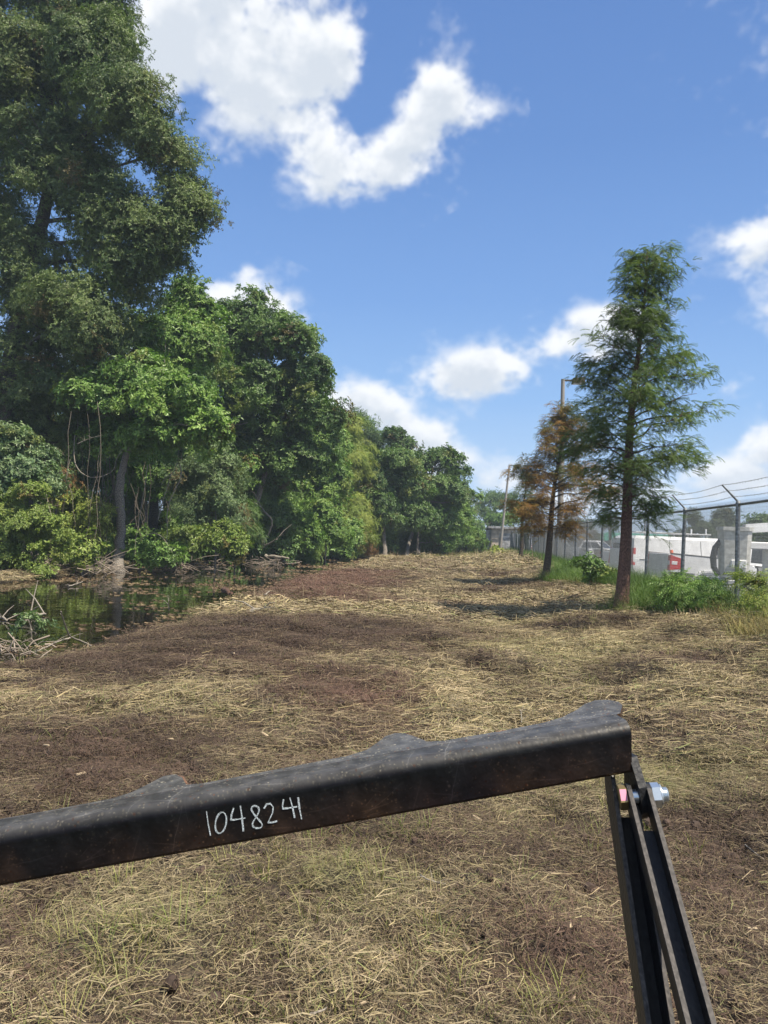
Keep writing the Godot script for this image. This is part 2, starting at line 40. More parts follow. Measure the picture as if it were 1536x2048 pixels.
	{"n": "shrub", "l": "bright green low bush in front of the tall grey green bush", "c": "shrub", "tr": [[-9.04, 0.24, -27.5, 0.04], [-9.01, 0.7, -27.5, 0.03], [-9.08, 1.15, -27.5, 0.02]], "bl": [[-9.08, 1.15, -27.5, 0.71, 0.62, 0.67], [-10.02, 0.93, -27.5, 0.62, 0.5, 0.56], [-8.42, 0.99, -27.5, 0.53, 0.53, 0.53], [-10.58, 0.82, -27.5, 0.46, 0.36, 0.41]], "f": 1, "t": 7, "d": 1.0, "k": 0.3, "g": "", "s": 0.85, "m": 0.6},
	{"n": "shrub", "l": "low green weeds right of the crooked trunk foot", "c": "shrub", "tr": [[-11.02, 0.1, -25.5, 0.04], [-10.97, 0.25, -25.5, 0.03], [-11.03, 0.39, -25.5, 0.02]], "bl": [[-11.03, 0.39, -25.5, 0.59, 0.23, 0.41], [-10.33, 0.59, -25.5, 0.59, 0.33, 0.46], [-9.62, 0.45, -25.5, 0.49, 0.23, 0.36]], "f": 1, "t": 2, "d": 0.8, "k": 0.3, "g": "", "s": 0.85, "m": 0.6},
	{"n": "shrub", "l": "shady undergrowth bush left of the leaning dead branch", "c": "shrub", "tr": [[-9.35, 0.22, -31.0, 0.04], [-9.33, 1.04, -31.0, 0.03], [-9.43, 1.86, -31.0, 0.02]], "bl": [[-9.43, 1.86, -31.0, 0.8, 0.8, 0.8], [-8.98, 1.26, -31.0, 0.6, 0.52, 0.56]], "f": 2, "t": 1, "d": 0.9, "k": 0.3, "g": "", "s": 0.85, "m": 0.6},
	{"n": "shrub", "l": "leafy bush in the middle of the far bank", "c": "shrub", "tr": [[-8.53, 0.25, -38.0, 0.04], [-8.48, 0.9, -38.0, 0.03], [-8.58, 1.55, -38.0, 0.02]], "bl": [[-8.58, 1.55, -38.0, 1.11, 0.79, 0.95], [-9.25, 2.27, -38.0, 0.98, 0.84, 0.91], [-7.68, 1.33, -38.0, 0.98, 0.64, 0.81]], "f": 1, "t": 2, "d": 1.0, "k": 0.3, "g": "", "s": 0.85, "m": 0.6},
	{"n": "shrub", "l": "leafy bush hanging over the far pond corner", "c": "shrub", "tr": [[-7.25, 0.25, -40.0, 0.04], [-7.19, 0.87, -40.0, 0.03], [-7.3, 1.48, -40.0, 0.02]], "bl": [[-7.3, 1.48, -40.0, 1.09, 0.88, 0.98], [-7.6, 2.39, -40.0, 0.93, 0.88, 0.9], [-6.49, 1.12, -40.0, 0.78, 0.52, 0.65]], "f": 1, "t": 2, "d": 1.0, "k": 0.3, "g": "", "s": 0.85, "m": 0.6},
	{"n": "shrub", "l": "reddish brown withered bush at the pond end", "c": "shrub", "tr": [[-6.69, 0.17, -50.0, 0.04], [-6.6, 0.5, -50.0, 0.03], [-6.72, 0.82, -50.0, 0.02]], "bl": [[-6.72, 0.82, -50.0, 0.52, 0.52, 0.52], [-6.28, 0.58, -50.0, 0.45, 0.32, 0.39]], "f": 2, "t": 6, "d": 0.9, "k": 0.3, "g": "", "s": 0.85, "m": 0.6},
	{"n": "shrub", "l": "dark green bush between the slim trunks and the shed", "c": "shrub", "tr": [[0.04, 0.36, -66.0, 0.04], [0.15, 0.94, -66.0, 0.03], [0.0, 1.5, -66.0, 0.02]], "bl": [[0.0, 1.5, -66.0, 1.45, 1.02, 1.24], [-1.04, 1.04, -66.0, 1.11, 0.68, 0.9], [1.07, 1.12, -66.0, 1.11, 0.6, 0.85]], "f": 1, "t": 2, "d": 1.1, "k": 0.45, "g": "", "s": 0.85, "m": 0.6},
	{"n": "shrub", "l": "green bush right of the pale stemmed sapling", "c": "shrub", "tr": [[-2.58, -0.03, -57.0, 0.04], [-2.48, 0.32, -57.0, 0.03], [-2.6, 0.67, -57.0, 0.02]], "bl": [[-2.6, 0.67, -57.0, 0.74, 0.59, 0.66], [-1.83, 0.87, -58.0, 0.9, 0.67, 0.79]], "f": 1, "t": 2, "d": 1.0, "k": 0.4, "g": "", "s": 0.85, "m": 0.6},
	{"n": "shrub", "l": "weedy bush at the left corner of the metal shed", "c": "shrub", "tr": [[0.72, 0.14, -70.0, 0.04], [0.85, 0.32, -70.0, 0.03], [0.71, 0.5, -70.0, 0.02]], "bl": [[0.71, 0.5, -70.0, 1.18, 0.36, 0.77], [-0.62, 0.22, -70.0, 1.09, 0.27, 0.68]], "f": 1, "t": 2, "d": 1.0, "k": 0.3, "g": "", "s": 0.85, "m": 0.6},
	{"n": "shrub", "l": "young green weed in front of the shed corner", "c": "shrub", "tr": [[2.32, 0.15, -55.0, 0.04], [2.42, 0.33, -55.0, 0.03], [2.31, 0.5, -55.0, 0.02]], "bl": [[2.31, 0.5, -55.0, 0.5, 0.32, 0.41], [2.6, 0.37, -55.0, 0.36, 0.21, 0.28]], "f": 1, "t": 3, "d": 1.0, "k": 0.2, "g": "", "s": 0.85, "m": 0.6},
	{"n": "shrub", "l": "ferny green weed against the fence, left of the near fence post", "c": "shrub", "tr": [[3.79, 0.39, -12.9, 0.04], [3.81, 0.54, -12.9, 0.03], [3.78, 0.68, -12.9, 0.02]], "bl": [[3.78, 0.68, -12.9, 0.35, 0.25, 0.3], [3.6, 0.58, -13.1, 0.29, 0.2, 0.25], [3.98, 0.53, -12.9, 0.25, 0.15, 0.2], [3.47, 0.69, -13.2, 0.22, 0.19, 0.2]], "f": 3, "t": 2, "d": 1.0, "k": 0.16, "g": "", "s": 0.7, "m": 0.6},
	{"n": "shrub", "l": "bright green weed at the right edge beside the near fence post", "c": "shrub", "tr": [[4.27, 0.3, -11.7, 0.04], [4.29, 0.44, -11.7, 0.03], [4.27, 0.58, -11.7, 0.02]], "bl": [[4.27, 0.58, -11.7, 0.21, 0.18, 0.2], [4.13, 0.43, -11.7, 0.15, 0.12, 0.14], [4.48, 0.82, -12.0, 0.16, 0.19, 0.17], [4.19, 0.99, -12.0, 0.06, 0.06, 0.06]], "f": 3, "t": 3, "d": 1.0, "k": 0.14, "g": "", "s": 0.7, "m": 0.6},
	{"n": "shrub", "l": "dark broad leaved weed in the fence between the two near trees", "c": "shrub", "tr": [[3.18, 0.49, -20.0, 0.04], [3.21, 0.65, -20.0, 0.03], [3.17, 0.8, -20.0, 0.02]], "bl": [[3.17, 0.8, -20.0, 0.28, 0.16, 0.22], [3.42, 0.69, -20.0, 0.23, 0.13, 0.18], [3.04, 0.95, -20.0, 0.16, 0.08, 0.12]], "f": 1, "t": 1, "d": 1.0, "k": 0.2, "g": "", "s": 0.7, "m": 0.6},
	{"n": "shrub", "l": "leafy drowned bush at the near left edge of the pond", "c": "shrub", "tr": [[-6.05, -0.42, -10.6, 0.04], [-6.03, -0.28, -10.6, 0.03], [-6.06, -0.14, -10.6, 0.02]], "bl": [[-6.06, -0.14, -10.6, 0.23, 0.18, 0.21], [-5.79, -0.23, -10.6, 0.18, 0.11, 0.14], [-6.18, 0.0, -10.6, 0.18, 0.1, 0.14]], "f": 1, "t": 5, "d": 0.35, "k": 0.14, "g": "", "s": 0.5, "m": 0.6},
	{"n": "thicket", "l": "shadowed thicket directly behind the crooked grey trunk", "c": "thicket", "tr": [[-15.32, 0.13, -33.0, 0.06], [-15.29, 1.36, -33.0, 0.05], [-15.44, 2.58, -33.0, 0.03]], "bl": [[-15.44, 2.58, -33.0, 1.6, 2.03, 1.81], [-16.06, 1.49, -32.6, 0.95, 1.0, 0.97], [-14.35, 1.66, -32.6, 0.95, 1.0, 0.97], [-15.06, 0.48, -32.4, 1.73, 0.54, 1.14]], "f": 0, "t": 1, "d": 1.1, "k": 0.5, "g": "", "s": 1.1, "m": 1.0},
	{"n": "thicket", "l": "low thicket behind the hooked bare vine", "c": "thicket", "tr": [[-12.62, 0.27, -32.0, 0.06], [-12.56, 0.8, -32.0, 0.05], [-12.68, 1.33, -32.0, 0.03]], "bl": [[-12.68, 1.33, -32.0, 1.14, 1.03, 1.09], [-13.1, 0.78, -31.6, 0.67, 0.51, 0.59], [-11.89, 0.88, -31.6, 0.67, 0.51, 0.59], [-12.4, 0.6, -31.4, 1.23, 0.53, 0.88]], "f": 1, "t": 1, "d": 1.1, "k": 0.5, "g": "", "s": 1.1, "m": 1.0},
	{"n": "thicket", "l": "dark thicket above the small round bush", "c": "thicket", "tr": [[-16.91, 0.11, -31.0, 0.06], [-16.94, 2.32, -31.0, 0.05], [-17.15, 4.54, -31.0, 0.03]], "bl": [[-17.15, 4.54, -31.0, 1.9, 2.0, 1.95], [-17.92, 3.43, -30.6, 1.13, 0.99, 1.06], [-15.84, 3.59, -30.6, 1.13, 0.99, 1.06], [-16.6, 0.45, -30.4, 2.05, 0.51, 1.28]], "f": 0, "t": 1, "d": 1.1, "k": 0.5, "g": "", "s": 1.1, "m": 1.0},
	{"n": "thicket", "l": "dark thicket behind the leaning trunk with lobed crown", "c": "thicket", "tr": [[-10.19, 0.23, -38.0, 0.06], [-10.15, 1.61, -38.0, 0.05], [-10.31, 2.99, -38.0, 0.03]], "bl": [[-10.31, 2.99, -38.0, 1.6, 2.33, 1.97], [-10.98, 1.76, -37.6, 0.95, 1.15, 1.05], [-9.33, 1.94, -37.6, 0.95, 1.15, 1.05], [-10.04, 0.62, -37.4, 1.73, 0.63, 1.18]], "f": 1, "t": 1, "d": 1.1, "k": 0.5, "g": "", "s": 1.1, "m": 1.0},
	{"n": "thicket", "l": "feathery thicket beside the bright bushy tree", "c": "thicket", "tr": [[-9.37, 0.15, -43.0, 0.06], [-9.29, 1.14, -43.0, 0.05], [-9.45, 2.13, -43.0, 0.03]], "bl": [[-9.45, 2.13, -43.0, 1.72, 1.83, 1.78], [-10.21, 1.16, -42.6, 1.02, 0.91, 0.97], [-8.45, 1.32, -42.6, 1.02, 0.91, 0.97], [-9.25, 0.59, -42.4, 1.87, 0.71, 1.29]], "f": 2, "t": 2, "d": 1.1, "k": 0.5, "g": "", "s": 1.1, "m": 1.0},
	{"n": "thicket", "l": "green thicket behind the far pond corner", "c": "thicket", "tr": [[-8.21, 0.11, -47.0, 0.06], [-8.12, 1.11, -47.0, 0.05], [-8.29, 2.11, -47.0, 0.03]], "bl": [[-8.29, 2.11, -47.0, 1.82, 1.88, 1.85], [-9.11, 1.12, -46.6, 1.08, 0.93, 1.01], [-7.26, 1.29, -46.6, 1.08, 0.93, 1.01], [-8.12, 0.58, -46.4, 1.98, 0.78, 1.38]], "f": 1, "t": 2, "d": 1.1, "k": 0.5, "g": "", "s": 1.1, "m": 1.0},
	{"n": "thicket", "l": "thicket behind the reddish withered bush", "c": "thicket", "tr": [[-7.12, -0.0, -54.0, 0.06], [-7.01, 0.88, -54.0, 0.05], [-7.19, 1.75, -54.0, 0.03]], "bl": [[-7.19, 1.75, -54.0, 1.92, 1.68, 1.8], [-8.07, 0.88, -53.6, 1.14, 0.83, 0.99], [-6.14, 1.04, -53.6, 1.14, 0.83, 0.99], [-7.06, 0.53, -53.4, 2.09, 0.9, 1.49]], "f": 0, "t": 2, "d": 1.1, "k": 0.5, "g": "", "s": 1.1, "m": 1.0},
	{"n": "thicket", "l": "shadowed thicket behind the slim pale trunk", "c": "thicket", "tr": [[-5.36, -0.06, -60.0, 0.06], [-5.24, 0.8, -60.0, 0.05], [-5.43, 1.64, -60.0, 0.03]], "bl": [[-5.43, 1.64, -60.0, 2.02, 1.71, 1.86], [-6.37, 0.75, -59.6, 1.2, 0.85, 1.02], [-4.35, 0.92, -59.6, 1.2, 0.85, 1.02], [-5.33, 0.53, -59.4, 2.2, 1.0, 1.6]], "f": 0, "t": 1, "d": 1.1, "k": 0.5, "g": "", "s": 1.1, "m": 1.0},
	{"n": "thicket", "l": "shadowed thicket behind the two leaning trunks", "c": "thicket", "tr": [[-3.23, -0.07, -64.0, 0.06], [-3.09, 0.72, -64.0, 0.05], [-3.29, 1.5, -64.0, 0.03]], "bl": [[-3.29, 1.5, -64.0, 2.48, 1.49, 1.99], [-4.47, 0.71, -63.6, 1.48, 0.74, 1.11], [-2.01, 0.88, -63.6, 1.48, 0.74, 1.11], [-3.22, 0.56, -63.4, 2.7, 1.07, 1.89]], "f": 0, "t": 1, "d": 1.1, "k": 0.5, "g": "", "s": 1.1, "m": 1.0},
	{"n": "thicket", "l": "thicket at the end of the wood near the shed", "c": "thicket", "tr": [[-0.95, -0.15, -72.0, 0.06], [-0.8, 0.66, -72.0, 0.05], [-1.01, 1.47, -72.0, 0.03]], "bl": [[-1.01, 1.47, -72.0, 1.68, 1.21, 1.44], [-1.81, 0.83, -71.6, 1.0, 0.6, 0.8], [-0.16, 0.96, -71.6, 1.0, 0.6, 0.8], [-0.97, 0.55, -71.4, 1.83, 1.2, 1.51]], "f": 1, "t": 2, "d": 1.1, "k": 0.5, "g": "", "s": 1.1, "m": 1.0},
	{"n": "thicket", "l": "dark thicket at the left edge behind the willowy bush", "c": "thicket", "tr": [[-17.39, 0.16, -28.0, 0.06], [-17.36, 1.12, -28.0, 0.05], [-17.49, 2.07, -28.0, 0.03]], "bl": [[-17.49, 2.07, -28.0, 1.54, 1.99, 1.76], [-18.04, 0.99, -27.6, 0.91, 0.98, 0.95], [-16.34, 1.16, -27.6, 0.91, 0.98, 0.95], [-17.03, 0.47, -27.4, 1.66, 0.46, 1.06]], "f": 0, "t": 1, "d": 1.1, "k": 0.5, "g": "", "s": 1.1, "m": 1.0},
	{"n": "thicket", "l": "tall leafy thicket behind the grey green bush", "c": "thicket", "tr": [[-11.64, 0.24, -35.0, 0.06], [-11.65, 2.57, -35.0, 0.05], [-11.86, 4.9, -35.0, 0.03]], "bl": [[-11.86, 4.9, -35.0, 1.7, 2.26, 1.98], [-12.56, 3.68, -34.6, 1.01, 1.12, 1.06], [-10.79, 3.85, -34.6, 1.01, 1.12, 1.06], [-11.46, 0.6, -34.4, 1.83, 0.58, 1.21]], "f": 1, "t": 2, "d": 1.1, "k": 0.5, "g": "", "s": 1.1, "m": 1.0},
	{"n": "thicket", "l": "leafy thicket right of the crooked trunk halfway up", "c": "thicket", "tr": [[-12.77, 0.3, -30.0, 0.06], [-12.78, 2.12, -30.0, 0.05], [-12.95, 3.93, -30.0, 0.03]], "bl": [[-12.95, 3.93, -30.0, 1.16, 1.16, 1.16], [-13.37, 3.28, -29.6, 0.69, 0.57, 0.63], [-12.13, 3.38, -29.6, 0.69, 0.57, 0.63], [-12.53, 0.62, -29.4, 1.25, 0.49, 0.87]], "f": 1, "t": 2, "d": 1.1, "k": 0.5, "g": "", "s": 1.1, "m": 1.0},
]
const STICKS = [
	{"n": "dead_branch", "l": "white bare dead branch propped at an angle above the far bank", "c": "branch", "g": "", "p": [[-9.668, 0.653, -36.0], [-9.163, 1.385, -35.8], [-8.994, 1.977, -35.6], [-9.168, 2.156, -35.5], [-9.62, 2.61, -35.5], [-9.781, 3.005, -35.5]], "r": 0.05, "k": 0},
	{"n": "dead_branch", "l": "straight pale pole lying at a slant on the far bank", "c": "branch", "g": "", "p": [[-9.665, 0.582, -36.0], [-9.161, 0.866, -35.6], [-8.689, 1.097, -35.3]], "r": 0.05, "k": 0},
	{"n": "fallen_log", "l": "pale log lying half in the water at the far bank", "c": "log", "g": "", "p": [[-9.098, 0.273, -35.0], [-8.625, 0.298, -34.8], [-7.923, 0.263, -34.6]], "r": 0.09, "k": 0},
	{"n": "vine", "l": "long loose vine drooping in a loop left of the crooked trunk", "c": "vine", "g": "", "p": [[-13.106, 4.43, -24.6], [-13.07, 3.748, -24.5], [-12.908, 3.326, -24.4], [-12.58, 3.053, -24.4], [-12.23, 2.998, -24.4], [-11.852, 3.117, -24.5], [-11.618, 3.382, -24.6], [-11.743, 3.555, -24.7], [-11.515, 3.991, -24.8], [-11.287, 4.481, -24.9]], "r": 0.016, "k": 0},
	{"n": "vine", "l": "wavy vine hanging right of the crooked trunk", "c": "vine", "g": "", "p": [[-10.705, 3.529, -25.0], [-10.733, 3.022, -25.0], [-10.795, 2.514, -25.0], [-10.875, 2.006, -25.0], [-10.903, 1.501, -25.0], [-11.004, 1.077, -25.0], [-10.993, 0.489, -25.0]], "r": 0.014, "k": 0},
	{"n": "vine", "l": "pale tangled stem right of the wavy vine, bent like a hook", "c": "vine", "g": "", "p": [[-9.766, 3.603, -25.5], [-9.661, 3.263, -25.5], [-9.863, 2.737, -25.4], [-10.023, 2.391, -25.4], [-10.121, 1.877, -25.4], [-10.062, 1.368, -25.4], [-10.072, 0.858, -25.4], [-10.057, 0.267, -25.3]], "r": 0.02, "k": 0},
	{"n": "vine", "l": "pale forked stem crossing the hooked stem", "c": "vine", "g": "", "p": [[-9.897, 3.694, -25.6], [-10.054, 3.259, -25.6], [-10.317, 3.165, -25.6], [-10.447, 2.903, -25.6]], "r": 0.016, "k": 0},
	{"n": "vine", "l": "thin stem leaning beside the hooked stem", "c": "vine", "g": "", "p": [[-10.413, 1.696, -25.4], [-10.27, 2.383, -25.4], [-10.1, 2.9, -25.4], [-10.019, 3.415, -25.4]], "r": 0.014, "k": 0},
	{"n": "vine", "l": "arched bleached stem at the foot of the hooked stem", "c": "vine", "g": "", "p": [[-10.93, 0.995, -25.2], [-10.549, 1.263, -25.1], [-10.232, 1.224, -25.1], [-10.014, 1.031, -25.1], [-9.733, 0.622, -25.1]], "r": 0.014, "k": 0},
	{"n": "dead_branch", "l": "white branch reaching left from the tree with lobed top", "c": "branch", "g": "", "p": [[-10.104, 6.391, -34.5], [-10.654, 6.202, -34.4], [-11.308, 6.433, -34.2], [-11.586, 6.259, -34.0]], "r": 0.02, "k": 0},
	{"n": "dead_branch", "l": "bleached branch pointing up above the pale leaved tree", "c": "branch", "g": "", "p": [[-11.453, 6.816, -28.0], [-11.455, 7.72, -27.8], [-11.405, 8.287, -27.8], [-11.5, 9.043, -27.8]], "r": 0.018, "k": 0},
	{"n": "dead_branch", "l": "forked white branch in the leaves right of the crooked trunk", "c": "branch", "g": "", "p": [[-10.156, 4.477, -24.4], [-9.79, 4.768, -24.3], [-9.466, 4.827, -24.2], [-8.873, 4.761, -24.1]], "r": 0.02, "k": 0},
	{"n": "dead_branch", "l": "bare white twig forked above the looping vine", "c": "branch", "g": "", "p": [[-12.791, 4.088, -24.2], [-12.37, 4.297, -24.2], [-11.945, 4.406, -24.2]], "r": 0.014, "k": 0},
	{"n": "dead_branch", "l": "bleached fallen branch at the foot of the crooked trunk", "c": "branch", "g": "", "p": [[-12.138, -0.047, -24.6], [-11.657, 0.229, -24.4], [-11.189, 0.382, -24.3]], "r": 0.025, "k": 0},
	{"n": "dead_branch", "l": "grey fallen limb left of the crooked trunk foot", "c": "branch", "g": "", "p": [[-12.228, 0.218, -24.0], [-11.863, 0.031, -23.8], [-11.46, -0.008, -23.6]], "r": 0.03, "k": 0},
	{"n": "dead_branch", "l": "thin leaning pole among the left bushes", "c": "branch", "g": "", "p": [[-13.487, 1.97, -23.0], [-13.428, 2.397, -23.0], [-13.359, 2.667, -23.0]], "r": 0.025, "k": 0},
	{"n": "dead_branch", "l": "long grey pole slanting down to the brush pile", "c": "branch", "g": "", "p": [[-13.476, 2.739, -23.4], [-13.163, 2.025, -23.3], [-12.898, 1.24, -23.2], [-12.361, 0.665, -23.0]], "r": 0.022, "k": 0},
	{"n": "floating_branch", "l": "pale smooth branch floating on the near water", "c": "branch", "g": "", "p": [[-7.255, -0.085, -12.301], [-7.103, -0.065, -12.343], [-7.107, -0.085, -12.63]], "r": 0.035, "k": 0},
	{"n": "floating_branch", "l": "forked crooked twig sticking out of the near pond edge", "c": "branch", "g": "", "p": [[-4.797, -0.1, -9.688], [-4.854, 0.0, -9.497], [-4.736, 0.1, -9.013], [-4.604, 0.25, -8.67], [-4.584, 0.4, -8.528], [-4.488, 0.5, -8.31]], "r": 0.012, "k": 0},
	{"n": "floating_branch", "l": "long thin branch lying low from the forked twig to the bank", "c": "branch", "g": "", "p": [[-4.86, 0.06, -9.275], [-4.956, 0.02, -9.071], [-5.028, -0.06, -8.757]], "r": 0.012, "k": 0},
	{"n": "floating_branch", "l": "thin branch floating far left in front of the brush pile", "c": "branch", "g": "", "p": [[-9.775, -0.085, -18.4], [-9.762, -0.065, -18.697], [-9.909, -0.035, -19.392]], "r": 0.02, "k": 0},
	{"n": "floating_branch", "l": "short pale stick floating at the left edge of the pond", "c": "branch", "g": "", "p": [[-7.522, -0.085, -11.926], [-7.36, -0.085, -11.846], [-7.218, -0.095, -11.702]], "r": 0.025, "k": 0},
	{"n": "broken_branch", "l": "bleached flat branch lying on the straw at the pond edge", "c": "branch", "g": "", "p": [[-3.708, 0.06, -13.385], [-3.645, 0.08, -13.584], [-3.538, 0.06, -14.06]], "r": 0.035, "k": 0},
	{"n": "broken_branch", "l": "short red brown log lying in the red mulch", "c": "log", "g": "", "p": [[-5.487, 0.1, -17.424], [-5.087, 0.12, -16.411], [-4.922, 0.08, -16.174]], "r": 0.07, "k": 1},
	{"n": "broken_branch", "l": "thin pale stick lying beside the far shoreline of red mulch", "c": "branch", "g": "", "p": [[-4.384, 0.05, -16.92], [-4.35, 0.12, -17.22]], "r": 0.02, "k": 0},
	{"n": "broken_branch", "l": "pale forked stick standing in the shallow mulch", "c": "branch", "g": "", "p": [[-5.506, -0.1, -14.158], [-5.373, 0.05, -13.804], [-5.28, 0.15, -13.532]], "r": 0.012, "k": 0},
	{"n": "twig", "l": "white twig lying on the straw behind the middle of the steel bar", "c": "twig", "g": "", "p": [[0.518, 0.05, -6.728], [0.515, 0.06, -6.461], [0.498, 0.05, -6.275]], "r": 0.006, "k": 0},
	{"n": "twig", "l": "pale curved twig on the mown ground below the bar middle", "c": "twig", "g": "", "p": [[-0.141, 0.04, -3.381], [-0.095, 0.05, -3.308], [-0.028, 0.04, -3.316]], "r": 0.004, "k": 0},
	{"n": "twig", "l": "short straight twig left of the lower middle of the ground", "c": "twig", "g": "", "p": [[-0.43, 0.04, -2.594], [-0.402, 0.05, -2.626]], "r": 0.005, "k": 0},
	{"n": "twig", "l": "pale twig lying alone at the lower right beside the strut", "c": "twig", "g": "", "p": [[1.424, 0.04, -4.027], [1.455, 0.04, -3.855]], "r": 0.004, "k": 0},
	{"n": "twig", "l": "little stick near the green blades at the lower left", "c": "twig", "g": "", "p": [[-0.415, 0.04, -2.352], [-0.367, 0.05, -2.38]], "r": 0.005, "k": 0},
]
const DIGITS = [[[[-0.7788, 0.0633], [-0.7787, 0.0413], [-0.7775, 0.0214]]], [[[-0.7541, 0.0575], [-0.7582, 0.0552], [-0.7621, 0.0505], [-0.7652, 0.0442], [-0.767, 0.0371], [-0.7673, 0.0305], [-0.766, 0.0252], [-0.7633, 0.0221], [-0.7596, 0.0217], [-0.7555, 0.024], [-0.7516, 0.0287], [-0.7485, 0.035], [-0.7466, 0.0421], [-0.7463, 0.0487], [-0.7477, 0.054], [-0.7504, 0.0571], [-0.7541, 0.0575], [-0.7582, 0.0552]]], [[[-0.7318, 0.0607], [-0.7367, 0.0505], [-0.7388, 0.0412], [-0.7298, 0.0405], [-0.7145, 0.0404]], [[-0.7194, 0.0624], [-0.7193, 0.0439], [-0.7201, 0.0185]]], [[[-0.6946, 0.0585], [-0.6918, 0.0575], [-0.6895, 0.0556], [-0.6882, 0.053], [-0.6882, 0.0499], [-0.6895, 0.0463], [-0.6918, 0.0426], [-0.6947, 0.0386], [-0.6983, 0.0349], [-0.7012, 0.0312], [-0.7028, 0.0277], [-0.7029, 0.0246], [-0.7013, 0.0219], [-0.6983, 0.0199], [-0.6947, 0.0188], [-0.6911, 0.0186], [-0.6882, 0.0196], [-0.6866, 0.0217], [-0.6866, 0.0248], [-0.6882, 0.0289], [-0.6911, 0.0336], [-0.6947, 0.0386], [-0.6975, 0.0436], [-0.6997, 0.0482], [-0.701, 0.0521], [-0.701, 0.0553], [-0.6997, 0.0574], [-0.6974, 0.0585], [-0.6946, 0.0585]]], [[[-0.6789, 0.0517], [-0.6736, 0.0579], [-0.6667, 0.0575], [-0.6632, 0.0507], [-0.6654, 0.041], [-0.672, 0.0311], [-0.6754, 0.0255], [-0.6685, 0.0243], [-0.6601, 0.025]]], [[[-0.6433, 0.0605], [-0.6464, 0.0509], [-0.6468, 0.0452], [-0.6372, 0.0444], [-0.6217, 0.0443]], [[-0.6317, 0.0616], [-0.6295, 0.0457], [-0.6282, 0.0259]]], [[[-0.6174, 0.0595], [-0.6175, 0.0391], [-0.6164, 0.0212]]]]
const BAR_AXES = [[0.9633, 0.1765, -0.2021], [-0.1727, 0.9843, 0.0362], [0.2053, 0.0, 0.9787], [0.3254, 1.0756, -1.5]]
const STRUTS = [[[0.3384, 1.0312, -1.5], [0.3708, 0.7697, -1.18]], [[0.3133, 1.0403, -1.545], [0.3396, 0.6881, -1.3]]]


